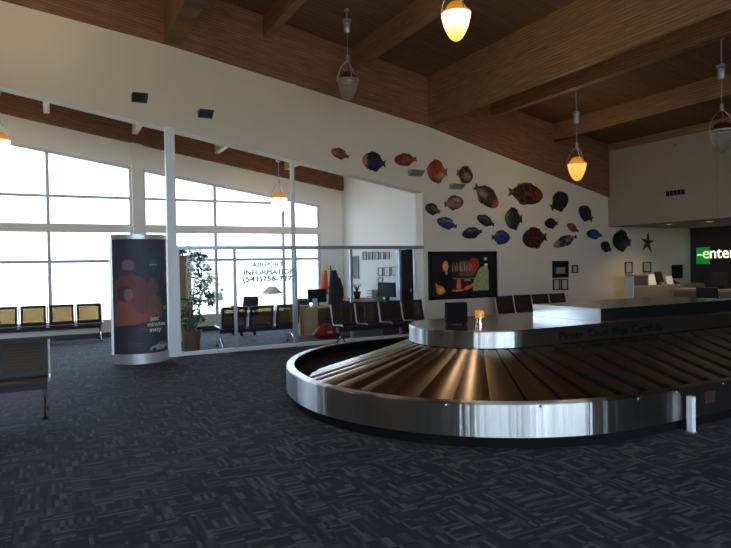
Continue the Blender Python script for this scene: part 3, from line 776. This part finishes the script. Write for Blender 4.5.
pict('notice', 'thin framed notice under the black square picture, right of the pair', 560.5, 279, 567.5, 290, WY, False, inner_col='notice')
pict('picture', 'plain dark picture on warm lit wall between starfish and charcoal wall', 671.5, 265, 682, 278, WY, True)
pict('notice', 'pale notice sheet on the wall above the left end of the counter', 624.5, 262, 632, 273, WY, False, inner_col='notice')
pict('notice', 'pale notice sheet on the wall below the starfish', 642.5, 262, 650.5, 272, WY, False, inner_col='notice')

# office side wall pictures
def sidepict(name, label, x0, y0, x1, y1, col, group, mat2=None):
    a = atx(x0, y0, OX); b = atx(x1, y1, OX); w = a.y-b.y; z0 = atx((x0+x1)/2, y1, OX).z; h = atx((x0+x1)/2, y0, OX).z-z0
    t = thing(name, label, 'picture', (OX, (a.y+b.y)/2, z0), -PI/2, group)   # local -y faces the office
    mb = MB(); fw = .022
    for p in ((-w/2, w/2, 0, fw), (-w/2, w/2, h-fw, h), (-w/2, -w/2+fw, 0, h), (w/2-fw, w/2, 0, h)): mb.bx(p[0], p[1], -.03, -.001, p[2], p[3])
    mb.build('frame', 'grey', t)
    MB().bx(-w/2+.01, w/2-.01, -.012, -.004, .01, h-.01).build('print', col, t)
#
words = ('first from the window', 'second from the window', 'middle one', 'second from the door', 'nearest the door')
cols = [pmat('print_%d' % k, c, .5, var=.5, scale=14) for k, c in enumerate(((.25, .4, .35, 1), (.2, .22, .22, 1), (.4, .45, .45, 1), (.35, .45, .5, 1), (.35, .35, .25, 1)))]
for k, (a, b) in enumerate(((363.3, 367.2), (369, 373.4), (375, 379), (380.3, 384.6), (385.8, 389.8))):
    sidepict('small_picture', 'small framed picture in the high row on the white office wall, '+words[k], a, 251.5+.1*k, b, 260-.2*k, cols[k], 'row of small pictures in the office')
sidepict('notice', 'large grey poster on the white office wall, furthest left beside the mullion', 352.8, 256, 359.3, 278.5, pmat('poster_grey', (.18, .19, .19, 1), .6, var=.8, scale=10), None)
for (a, y0, b, y1, l) in ((378.5, 267.5, 383.2, 276, 'upper left'), (384.5, 267, 390.5, 276, 'upper middle'), (392, 266.5, 396.8, 275.5, 'upper right'), (378.5, 277.5, 383.2, 285, 'lower left')):
    sidepict('notice', 'white notice sheet above the office monitor, %s of four' % l, a, y0, b, y1, 'paper', 'notices above the monitor')

# ------------------------------------------------------------------ pendant lamps
def bowlmat(name, c0, c1, z0, z1, s0, s1):
    m, nt, out = nmat(name); L = nt.links
    tc = N(nt, 'ShaderNodeTexCoord'); sx = N(nt, 'ShaderNodeSeparateXYZ'); L.new(tc.outputs['Object'], sx.inputs[0])
    mr = N(nt, 'ShaderNodeMapRange'); mr.inputs[1].default_value = z0; mr.inputs[2].default_value = z1; L.new(sx.outputs['Z'], mr.inputs[0])
    mx = N(nt, 'ShaderNodeMixRGB'); mx.inputs[1].default_value = c0; mx.inputs[2].default_value = c1; L.new(mr.outputs[0], mx.inputs[0])
    ms_ = N(nt, 'ShaderNodeMapRange'); ms_.inputs[1].default_value = z0; ms_.inputs[2].default_value = z1; ms_.inputs[3].default_value = s0; ms_.inputs[4].default_value = s1; L.new(sx.outputs['Z'], ms_.inputs[0])
    e = N(nt, 'ShaderNodeEmission'); L.new(mx.outputs[0], e.inputs[0]); L.new(ms_.outputs[0], e.inputs[1]); L.new(e.outputs[0], out.inputs[0]); return m
M['bowl_bright'] = bowlmat('lit_glass_bright', (1, .62, .08, 1), (1, .85, .5, 1), -.36, -.1, 1.3, 3.0)
M['bowl_white'] = bowlmat('lit_glass_white', (1, .82, .5, 1), (1, .9, .7, 1), -.36, -.1, 1.6, 3.0)
M['bowl_warm'] = bowlmat('lit_glass_warm', (1, .52, .07, 1), (1, .62, .16, 1), -.36, 0, .95, 1.15)
M['cap_lit'] = bowlmat('lit_cap', (.9, .34, .04, 1), (.85, .30, .04, 1), 0, .15, .75, .55)
mm, nt, out = nmat('clear_ribbed_glass')
b_ = N(nt, 'ShaderNodeBsdfPrincipled', i_Roughness=.25); b_.inputs['Base Color'].default_value = (.24, .24, .21, 1)
tr = N(nt, 'ShaderNodeBsdfTransparent'); mx = N(nt, 'ShaderNodeMixShader'); mx.inputs[0].default_value = .45
nt.links.new(b_.outputs[0], mx.inputs[1]); nt.links.new(tr.outputs[0], mx.inputs[2]); nt.links.new(mx.outputs[0], out.inputs[0]); M['bowl_off'] = mm
M['cap_clear'] = glassmat('clear_lamp_glass', (.55, .55, .5, 1), .08)
def pendant(loc, drop, lit, label, power=0, R=.195):
    t = thing('pendant_lamp', label, 'pendant lamp', loc, 0, 'acorn pendant lamps')
    bm_ = {0: 'bowl_off', 1: 'bowl_warm', 2: 'bowl_bright', 3: 'bowl_white'}[lit]
    k = R/.2
    MB().lathe([(0, -.365*k), (.045*k, -.36*k), (.085*k, -.33*k), (.13*k, -.255*k), (.167*k, -.165*k), (.188*k, -.08*k), (.197*k, -.03*k), (.198*k, 0)], 28).build('glass_bowl', bm_, t, smooth=True)
    MB().lathe([(.198*k, -.012), (.206*k, -.006), (.206*k, .006), (.185*k, .012)], 28).build('rim_ring', 'alu' if not lit else 'cap_lit', t, smooth=True)
    MB().lathe([(.185*k, .012), (.145*k, .06), (.11*k, .115), (.075*k, .14), (0, .15)], 28).build('cap', 'cap_lit' if lit else 'cap_clear', t, smooth=True)
    for q in range(3):
        a = 2*PI*q/3+.4
        pts = [((.2*k)*math.cos(a)*s, (.2*k)*math.sin(a)*s, z) for s, z in ((1, 0), (.92, .12), (.62, .25), (.15, .34), (.0, .355))]
        MB().tube(pts, .007, 6).build('hanger_wire', 'alu', t, smooth=True)
    MB().lathe([(0, .33), (.03, .335), (.03, .44), (.02, .45), (0, .45)], 14).build('wire_hub', 'alu', t, smooth=True)
    MB().tube([(0, 0, .44), (0, 0, .90)], .009, 8).build('stem', 'alu', t, smooth=True)
    MB().lathe([(0, .85), (.045, .855), (.062, .90), (.062, 1.03), (.08, 1.04), (.08, 1.09), (.03, 1.11), (0, 1.11)], 20).build('motor_cylinder', 'alu', t, smooth=True)
    MB().lathe([(.014, 1.10), (.014, drop-.04), (.05, drop-.035), (.05, drop), (0, drop)], 16).build('ceiling_canopy', 'alu', t, smooth=True)
    if power:
        l = bpy.data.lights.new('lamp_bulb', 'POINT'); l.energy = power; l.color = (1, .74, .46); l.shadow_soft_size = .16; l.use_shadow = False
        lo = bpy.data.objects.new('lamp_bulb', l); C.objects.link(lo); lo.parent = t; lo.location = (0, 0, -.1)
    return t
def hang(px, py, X, lit, label, power=0, office=False):
    p = atx(px, py, X); z = (oz(X) if office else roofz(X)) - p.z
    pendant((p.x, p.y, p.z), z, lit, label, power)
hang(348, 80.5, 4.8, 0, 'unlit pendant lamp with a clear glass bowl, high over the left fish')
hang(456, 13.5, 4.8, 2, 'glowing pendant lamp cut off by the top edge of the photo', 45)
hang(577, 164, 9.9, 1, 'glowing yellow pendant lamp in front of the fish wall top', 26)
hang(722, 131, 9.9, 0, 'unlit pendant lamp with clear bowl by the right edge, before the soffit')
hang(279, 198, 4.8, 3, 'glowing pendant lamp hanging in the office, in front of the windows', 22, True)
p = aty(-1, 140, 13.4); pendant(tuple(p), oz(p.x)-p.z, 3, 'glowing pendant lamp in the office cut off by the left edge', 22)

for Y, pw, lb in ((9.6, 32, 'glowing pendant lamp just above the top left corner, close to the white header'), (6.3, 32, 'added pendant lamp out of view above the top left corner, nearer the camera')):  # unseen lamps: first inferred from the warm header, second added to light it
    pendant((-.4, Y, 5.85), roofz(-.4)-5.85, 1, lb, pw)

# ------------------------------------------------------------------ office contents
# potted fig
px_ = atz(191.5, 353, 0)
fig = thing('potted_fig', 'tall leafy potted fig in a brown wicker basket behind the glass', 'potted plant', (px_.x+.03, 11.62, 0))
bk = MB().lathe([(0, 0), (.13, 0), (.15, .1), (.17, .30), (.18, .40), (.165, .40), (.15, .34), (0, .34)], 24)
wick = pmat('wicker', (.15, .075, .045, 1), .8, var=.5, scale=40, stretch=(1, 1, 3), bump=.6)
bk.build('wicker_basket', wick, fig, smooth=True)
MB().lathe([(.172, .385), (.188, .395), (.188, .415), (.17, .42)], 24).build('basket_rim', wick, fig, smooth=True)
mb = MB()
for k in range(3):
    a = k*2.1; mb.tube([(.03*math.cos(a), .03*math.sin(a), .34), (.05*math.cos(a+.8), .05*math.sin(a+.8), .8), (.08*math.cos(a+1.6), .08*math.sin(a+1.6), 1.3), (.13*math.cos(a+2), .13*math.sin(a+2), 1.7)], [.016, .013, .01, .005], 6)
mb.build('trunk', 'bark', fig)
mb = MB(); rnd = random.Random(3)
clumps = [(181, 250, 4), (187, 249, 5), (193, 252, 5), (199, 254, 4), (204, 256, 3), (194, 262, 7), (201, 263, 7), (207, 266, 5), (196, 271, 7), (204, 273, 7),
          (209, 277, 5), (199, 280, 7), (206, 283, 6), (198, 288, 6), (205, 291, 6), (210, 295, 5), (201, 297, 6), (208, 301, 4), (196, 302, 5), (189, 308, 7),
          (183, 313, 5), (195, 312, 6), (187, 318, 7), (194, 321, 6), (200, 318, 5), (184, 323, 5), (191, 328, 5), (192, 256, 4), (191, 268, 4), (191, 295, 4)]
for px, py, rr in clumps:
    yc = rnd.uniform(-.08, .2)
    cc = aty(px, py, 11.62+yc)-Vector(fig.location); rw = rr/52.0
    for k in range(46):
        a = rnd.uniform(0, 2*PI); b = math.acos(rnd.uniform(-1, 1)); r = rw*rnd.uniform(.1, 1)**.5
        p = cc+Vector((r*math.sin(b)*math.cos(a), r*math.sin(b)*math.sin(a), r*math.cos(b)))
        if p.y < -.28: p.y = -.28
        d = Vector((rnd.uniform(-1, 1), rnd.uniform(-1, .6), rnd.uniform(-1.2, .3))).normalized()
        if p.y < -.15: d.y = abs(d.y)
        s_ = d.cross(Vector((rnd.uniform(-.3, .3), rnd.uniform(-.3, .3), 1))).normalized()
        L_ = rnd.uniform(.06, .10); wd = L_*.32; up = s_.cross(d)*L_*.06
        mb.quad(p, p+d*L_*.5+s_*wd+up, p+d*L_, p+d*L_*.5-s_*wd+up)
mb.build('foliage', 'leaf', fig)

# tall wooden shelf behind the plant
a = aty(179, 258, 13.2); b = aty(190.5, 258, 13.2)
sh = thing('shelf_unit', 'narrow tall tan wooden shelf unit standing behind the potted fig', 'shelf', ((a.x+b.x)/2, 13.2, 0))
w2 = (b.x-a.x)/2
MB().bx(-w2, w2, .26, .28, 0, 1.85).build('back_panel', 'tan', sh)
for sx in (-1, 1): MB().bx(sx*w2-.012, sx*w2+.012, 0, .28, 0, 1.87).build('side_panel', 'tan', sh)
for z in (.05, .5, .93, 1.36, 1.86): MB().bx(-w2, w2, 0, .27, z-.012, z+.012).build('shelf_board', 'brown' if z == .93 else 'tan', sh)

# front desk of the office with its chair and things
dsk = thing('office_desk', 'tan office desk with brown end panel behind the glass partition', 'desk', (5.0, 12.85, 0))
MB().bx(0, .48, 0, .03, .03, .60).build('front_panel', 'tan', dsk)
MB().bx(.42, .88, -.01, .03, .03, .60).build('side_panel', 'brown', dsk)
MB().bx(-.02, .03, 0, .7, 0, .60).build('end_panel', 'tan', dsk)
MB().bx(-.05, 1.0, -.04, .74, .60, .64).build('desk_top', 'tan', dsk)
MB().bx(.95, .99, 0, .7, 0, .60).build('end_panel', 'brown', dsk)
mo = thing('monitor', 'dark monitor seen from behind on the tan office desk', 'monitor', (5.60, 13.3, .64))
MB().bx(-.24, .24, -.03, .03, .08, .40).build('screen', 'black', mo, bevel=.01); MB().bx(-.04, .04, -.02, .05, .01, .2).build('neck', 'black', mo); MB().bx(-.12, .12, -.09, .1, 0, .015).build('base', 'black', mo)
pr = thing('printer', 'small grey and white printer at the left end of the tan desk', 'printer', (5.12, 13.1, .64))
MB().bx(-.15, .15, -.14, .16, 0, .17).build('body', 'charcoal', pr, bevel=.015); MB().bx(-.12, .12, -.24, -.12, .03, .05).build('paper_tray', 'paper', pr); MB().bx(-.13, .13, -.05, .12, .17, .2).build('lid', 'grey', pr)
bh = thing('brochure_holder', 'pale blue leaflet holder on the front edge of the tan desk', 'leaflet holder', (5.38, 12.87, .64))
MB().box((0, .03, .10), (.12, .012, .20), Matrix.Rotation(-.15, 3, 'X')).build('leaflet', pmat('pale_blue_paper', (.5, .6, .75, 1), .6), bh); MB().bx(-.065, .065, -.02, .07, 0, .012).build('base', 'grey', bh)
oc = thing('office_chair', 'black office chair seen through the glass right of the fig, its back to the window', 'office chair', (4.0, 13.9, 0), -.9)
MB().bx(-.24, .24, -.24, .24, .44, .52).build('seat', 'dark_cloth', oc, bevel=.03)
MB().box((-.02, .27, .72), (.42, .07, .34), Matrix.Rotation(-.18, 3, 'X')).build('backrest', 'dark_cloth', oc, bevel=.03)
MB().tube([(0, .22, .46), (0, .29, .55), (0, .28, .7)], .02).build('back_bar', 'black', oc)
MB().tube([(0, 0, .1), (0, 0, .45)], .03).build('gas_column', 'chrome', oc)
for sx in (-1, 1): MB().tube([(sx*.23, .1, .48), (sx*.27, .1, .66), (sx*.27, -.15, .68)], .018).build('armrest', 'black', oc)
for k in range(5):
    a = 2*PI*k/5; lg = MB().tube([(0, 0, .11), (.27*math.cos(a), .27*math.sin(a), .065)], [.025, .016]).build('leg', 'black', oc)
    MB().lathe([(0, 0), (.03, .005), (.035, .03), (.03, .055), (0, .06)], 10, (.27*math.cos(a), .27*math.sin(a), 0)).build('caster', 'black_matte', lg)
# coat rack with vest and jacket
rk = thing('coat_rack', 'coat rack with top hooks standing in the office corner', 'coat rack', (6.28, 14.0, 0))
MB().tube([(0, 0, .02), (0, 0, 1.60)], .02, 10).build('pole', 'brown', rk, smooth=True)
for k in range(4):
    a = PI/2*k+.4; c_, s_ = math.cos(a), math.sin(a)
    MB().tube([(0, 0, 1.50), (.08*c_, .08*s_, 1.50), (.12*c_, .12*s_, 1.56), (.12*c_, .12*s_, 1.60)], .008).build('hook', 'brown', rk)
    MB().tube([(0, 0, .12), (.16*c_, .16*s_, .06), (.25*c_, .25*s_, .015)], .014).build('foot', 'brown', rk)
def garment(name, label, cat, loc, mat, top, bot, w0, w1, y0, lean):
    t = thing(name, label, cat, loc)
    mb = MB(); n = 10; rings = []; seg = 18
    for k in range(n+1):
        s = k/n; z = top+(bot-top)*s; wd = w0+(w1-w0)*(s**.6); dp = .06+.05*s
        rings.append([mb.bm.verts.new((wd*math.cos(2*PI*q/seg)*(1+.07*math.cos(5*2*PI*q/seg+s))+lean*s, y0+dp*math.sin(2*PI*q/seg)*(1+.25*math.cos(6*2*PI*q/seg)), z)) for q in range(seg)])
    for A, B in zip(rings, rings[1:]):
        for q in range(seg): mb.bm.faces.new((A[q], A[(q+1) % seg], B[(q+1) % seg], B[q]))
    mb.bm.faces.new(rings[0]); mb.build('body', mat, t, smooth=True); return t
g = garment('jacket', 'long dark jacket hanging on the right side of the coat rack', 'jacket', (6.24, 13.80, 0), 'dark_cloth', 1.48, .60, .06, .20, -.08, .03)
MB().tube([(.12, -.1, 1.28), (.19, -.12, 1.0), (.2, -.12, .74)], [.05, .055, .045], 10).build('sleeve', 'dark_cloth', g, smooth=True)
g = garment('safety_vest', 'bright orange vest hanging on the left side of the coat rack', 'vest', (6.16, 14.06, 0), 'orange', 1.48, .86, .04, .12, .02, -.05)
MB().bx(-.14, .06, -.085, -.06, 1.0, 1.05).build('reflective_band', 'orange', g)
# red bag
bg = thing('travel_bag', 'shiny dark red bag on the floor by the glass, beside the coat rack', 'bag', (5.34, 12.25, 0), .2)
mb = MB(); mb.lathe([(0, 0), (.2, .0), (.27, .04), (.29, .10), (.25, .17), (.17, .22), (.1, .30), (0, .31)], 24, sx=1.05, sy=.6); mb.build('body', 'red', bg, smooth=True)
MB().tube([(-.16, -.02, .2), (-.14, -.03, .36), (.02, -.03, .44), (.14, -.03, .36), (.16, -.02, .2)], .012, 8).build('handle', 'black', bg, smooth=True)
MB().bx(-.05, .07, -.168, -.155, .09, .15).build('glint_patch', 'frame_white', bg)  # white patch painted in for the glint on the vinyl
MB().tube([(.2, 0, .2), (.24, .02, .42), (.16, .03, .62), (.1, .03, .66)], .014, 8).build('strap', 'black', bg, smooth=True)

# side desk with monitor, papers and plant
sd = thing('side_desk', 'dark brown desk along the white office wall under the notices', 'desk', (6.93, 12.9, 0))
MB().bx(-.33, .34, -.95, 1.25, .70, .74).build('desk_top', 'brown', sd)
for y in (-.93, 1.2): MB().bx(-.3, .33, y-.02, y+.02, 0, .7).build('end_panel', 'brown', sd)
MB().bx(-.28, .30, -.9, -.45, .35, .70).build('drawer_unit', 'brown', sd)
mo = thing('monitor', 'black monitor on the dark side desk under the white notices', 'monitor', (6.9, 12.2, .74), -1.25)
MB().bx(-.27, .27, -.025, .025, .1, .44).build('screen', 'black', mo, bevel=.008); MB().bx(-.04, .04, -.01, .05, .01, .2).build('neck', 'black', mo); MB().bx(-.12, .12, -.09, .1, 0, .015).build('base', 'black', mo)
pt = thing('paper_organizer', 'grey paper organizer left of the monitor on the side desk', 'paper tray', (6.9, 12.82, .74), -1.2)
MB().bx(-.17, .17, -.1, .12, 0, .02).build('base', 'grey', pt)
for z in (.08, .15, .22): MB().bx(-.17, .17, -.1, .12, z, z+.012).build('tray', 'grey', pt)
MB().bx(-.17, .17, .11, .125, 0, .25).build('back', 'grey', pt)
kp = thing('potted_plant', 'small spiky plant in a dark pot at the left end of the side desk', 'potted plant', (6.9, 13.75, .74))
MB().lathe([(0, 0), (.07, 0), (.1, .18), (.09, .18), (.08, .15), (0, .15)], 16).build('pot', 'black', kp, smooth=True)
mb = MB()
for k in range(9):
    a = k*.7; c_, s_ = math.cos(a), math.sin(a)
    mb.tube([(0, 0, .14), (.05*c_, .05*s_, .28), (.14*c_, .14*s_, .36+.02*(k % 3))], [.012, .01, .003], 5)
mb.build('leaves', 'leaf', kp)

# ------------------------------------------------------------------ right-hand counters and sign
ct = thing('service_counter', 'beige service counter with pale end panel under the starfish', 'counter', (13.02, 10.35, 0))
MB().bx(0, .03, 0, .25, 0, 1.22).build('end_panel', 'frame_white', ct)
MB().bx(.03, 2.9, .02, .25, .90, .94).build('work_top', 'counter_top', ct)
MB().bx(.03, 2.9, .0, .03, .62, .90).build('front_panel', 'counter', ct)
MB().bx(.03, 2.9, .03, .06, 0, .62).build('recess_panel', 'black', ct)
MB().bx(.0, .62, .0, .25, 1.20, 1.23).build('high_top', 'counter_top', ct)
MB().bx(.60, .63, .03, .25, .94, 1.20).build('end_panel', 'counter', ct)
MB().bx(.03, .60, .22, .25, .94, 1.20).build('back_panel', 'counter', ct)
c2 = thing('rental_counter', 'long beige rental desk in front of the charcoal wall', 'counter', (14.3, 8.4, 0))
MB().bx(0, .06, -3.0, 1.75, .0, .80).build('front_panel', 'counter', c2)
MB().bx(-.05, .65, -3.0, 1.75, .80, .85).build('desk_top', 'counter_top', c2)
def sheet(name, label, px, py, X, Y, w, h, z, mat, rz=0, tilt=-.25, cat='paper'):
    t = thing(name, label, cat, (X, Y, z), rz)
    MB().box((0, 0, h/2), (w, .012, h), Matrix.Rotation(tilt, 3, 'X')).build('sheet', mat, t)
    MB().bx(-w*.4, w*.4, -.03, .07, 0, .008).build('stand', 'grey', t); return t
sheet('leaflet_stand', 'white leaflet stand on the counter, left of the black screen', 0, 0, 13.86, 10.46, .30, .28, .942, 'paper', cat='leaflet stand')
mo = thing('counter_screen', 'small black screen on the service counter between white papers', 'monitor', (14.22, 10.5, .942), .2)
MB().box((0, 0, .20), (.36, .03, .28), Matrix.Rotation(-.2, 3, 'X')).build('screen', 'black', mo); MB().bx(-.08, .08, -.05, .08, 0, .015).build('base', 'black', mo); MB().bx(-.03, .03, 0, .04, .01, .1).build('neck', 'black', mo)
sheet('leaflet_stand', 'white leaflet stand on the counter, right of the black screen', 0, 0, 14.56, 10.44, .26, .22, .942, 'paper', cat='leaflet stand')
ph = thing('telephone', 'small black desk telephone on the counter right of the papers', 'telephone', (14.84, 10.48, .942))
MB().prism([(-.07, 0), (.07, 0), (.07, .09), (-.07, .03)], 'X', -.08, .08).build('base', 'black', ph); MB().tube([(-.06, -.05, .07), (-.06, 0, .10), (-.06, .06, .11)], .02).build('handset', 'black', ph)
# sign: backlit panel and lettering on the charcoal wall
M['sign_green'] = emat('sign_green_light', (.01, .16, .03, 1), 1.0)
M['sign_dark'] = pmat('sign_dark_panel', (.018, .014, .012, 1), .4)
M['sign_white'] = emat('sign_letter_light', (1, .93, .70, 1), 1.6)
M['sign_eglow'] = emat('sign_letter_green_light', (.55, 1, .35, 1), 1.0)
sy = atx(697.5, 250, XR).y
sg = thing('lit_sign', 'illuminated green and dark sign with white letters on the charcoal wall', 'sign', (XR, sy, 1.5), -PI/2)
zt, zb = atx(700, 247.5, XR).z-1.5, atx(700, 264, XR).z-1.5
gw = sy-atx(711, 250, XR).y
MB().bx(0, gw, -.06, -.001, zb, zt).build('green_panel', 'sign_green', sg)
MB().bx(gw, gw+2.1, -.06, -.001, zb+.02, zt-.02).build('dark_panel', 'sign_dark', sg)
zl = atx(712, 258, XR).z-1.5
t = text('lettering', '-e', .44, 'sign_eglow', sg, (.02, -.064, zl), UPRIGHT, bold=.004, extrude=.004)
e_end = max(v.co.x for v in t.data.vertices); t.scale = ((gw-.02)/e_end, 1, 1)
t = text('lettering', 'nterprise', .44, 'sign_white', sg, (gw-.01, -.064, zl), UPRIGHT, bold=.004, extrude=.004)
p1 = sy-atx(731, 255, XR).y
nt_w = max(v.co.x for v in t.data.vertices)
t.scale = (1.0*(p1-gw)/(nt_w*.36), 1, 1)
mo = thing('monitor', 'black monitor under the lit sign on the rental desk', 'monitor', (14.62, 9.1, .85), -PI/2-.2)
MB().bx(-.24, .24, -.025, .025, .08, .40).build('screen', 'black', mo, bevel=.008); MB().bx(-.04, .04, -.01, .05, .01, .2).build('neck', 'black', mo); MB().bx(-.12, .12, -.09, .1, 0, .015).build('base', 'black', mo)

# vent, sprinkler, downlights
p = atx(675.5, 192.8, SX); q0, q1 = atx(664, 193, SX), atx(687, 192, SX)
vt = thing('air_vent', 'rectangular slotted air vent on the soffit wall', 'air vent', (SX, p.y, p.z), -PI/2)
vw = (q0.y-q1.y)/2
mb = MB(); mb.bx(-vw, vw, -.012, -.001, -.09, .09); mb.build('frame', 'soffit', vt)
for k in range(5):
    x = -vw+.05+(2*vw-.1)*(k+.5)/5; MB().bx(x-.042, x+.042, -.016, -.011, -.06, .06).build('slot', 'black_matte', vt)
p = atx(676, 143, SX)
sp = thing('sprinkler', 'small sprinkler head on the soffit wall above the vent', 'sprinkler', (SX, p.y, p.z-.05), -PI/2)
MB().lathe([(0, 0), (.05, 0), (.05, .01), (0, .012)], 14).build('escutcheon', 'soffit', sp).rotation_euler = (PI/2, 0, 0)
MB().tube([(0, -.01, 0), (0, -.07, 0)], .015).build('nozzle', 'grey', sp); MB().lathe([(0, 0), (.035, 0), (.035, .005), (0, .006)], 12, (0, -.07, -.04)).build('deflector', 'grey', sp)
M['dl'] = emat('downlight_lamp', (1, .8, .5, 1), 3.5)
for (x, y, lab, pw) in ((13.88, 9.95, 'recessed downlight in the soffit, left one above the counter', 75), (14.06, 9.02, 'recessed downlight in the soffit, right one nearer the panel joint', 60), (15.4, 10.7, None, 14)):
    if lab:
        dl = thing('downlight', lab, 'ceiling light', (x, y, 2.5), 0, 'soffit downlights')
        MB().lathe([(.075, -.012), (.10, -.010), (.10, 0), (.075, 0)], 20).build('trim_ring', 'frame_white', dl)
        MB().lathe([(0, -.006), (.074, -.006), (.074, 0), (0, 0)], 20).build('lamp', 'dl', dl)
        par, lc = dl, (0, 0, -.03)
    else: 
        continue
    l = bpy.data.lights.new('downlight_spot', 'SPOT'); l.energy = pw; l.color = (1, .72, .42); l.spot_size = 2.5; l.spot_blend = 1; l.shadow_soft_size = .05
    lo = bpy.data.objects.new('downlight_spot', l); C.objects.link(lo); lo.parent = par; lo.location = lc
# dark chair behind the rental desk edge
ch = thing('desk_chair', 'dark chair pushed against the front of the rental desk', 'chair', (13.6, 8.7, 0), PI/2+.3)
MB().bx(-.24, .24, -.24, .24, .42, .48).build('seat', 'dark_cloth', ch, bevel=.02)
MB().box((0, .26, .72), (.46, .05, .46), Matrix.Rotation(-.12, 3, 'X')).build('backrest', 'dark_cloth', ch, bevel=.02)
for sx in (-1, 1):
    for sy_ in (-1, 1): MB().tube([(sx*.21, sy_*.21, 0), (sx*.21, sy_*.21, .43)], .014).build('leg', 'chrome', ch)
    MB().tube([(sx*.2, .22, .45), (sx*.2, .25, .6)], .014).build('back_support', 'chrome', ch)

# ------------------------------------------------------------------ outside
struct(MB().quad((-150, GY+.25, -.25), (150, GY+.25, -.25), (150, 200, -.25), (-150, 200, -.25)).build('ground_field', 'stone_out'))
struct(MB().quad((-150, -200, -.25), (150, -200, -.25), (150, YB-.35, -.25), (-150, YB-.35, -.25)).build('ground_forecourt', 'stone_out'))
p = aty(275, 290, 30)
hs = thing('shed', 'small tan gable roofed shed outside beyond the office windows', 'shed', (p.x, 30, -.25))
MB().bx(-.30, .30, 0, .9, 0, .45).build('walls', 'out_wall', hs)
MB().prism([(-.42, .43), (0, .80), (.42, .43)], 'Y', -.1, 1.0).build('roof', 'out_roof', hs)
p = aty(217, 296, 28)
tr_ = thing('shrub', 'pale hazy shrub outside beyond the office windows, above the bench', 'shrub', (p.x, 28, -.25))
MB().tube([(0, 0, 0), (0, 0, .3)], .03).build('trunk', 'out_leaf', tr_)
mb = MB(); rnd = random.Random(5)
for k in range(14):
    v = Vector((rnd.gauss(0, .12), rnd.gauss(0, .12), .5+rnd.gauss(0, .2)))
    bmesh.ops.create_icosphere(mb.bm, subdivisions=1, radius=rnd.uniform(.08, .15), matrix=Matrix.Translation(v))
mb.build('crown', 'out_leaf', tr_)

# ------------------------------------------------------------------ light
wd = bpy.data.worlds.new('daylight'); SC.world = wd; wd.use_nodes = True
nt = wd.node_tree; bgn = nt.nodes['Background']; bgn.inputs['Color'].default_value = (.70, .85, 1.0, 1); bgn.inputs['Strength'].default_value = 14.0
for nm, x0, x1, y, z0, z1, rx in (('office_window_portal', -5.6, 6.62, GY+.3, SILL, 4.8, -PI/2), ('entrance_portal', -6.6, 6.9, YB-.25, .1, BT, PI/2)):
    l = bpy.data.lights.new(nm, 'AREA'); l.shape = 'RECTANGLE'; l.size = x1-x0; l.size_y = z1-z0; l.cycles.is_portal = True
    lo = bpy.data.objects.new(nm, l); C.objects.link(lo); lo.location = ((x0+x1)/2, y, (z0+z1)/2); lo.rotation_euler = (rx, 0, 0)

SC.view_settings.view_transform = 'Standard'; SC.view_settings.look = 'None'
SC.view_settings.exposure = 0; SC.view_settings.gamma = 1; SC.view_settings.use_curve_mapping = False
SC.cycles.max_bounces = 10; SC.cycles.diffuse_bounces = 6; SC.cycles.transparent_max_bounces = 16
SC.cycles.use_denoising = True
SC.cycles.sample_clamp_indirect = 8
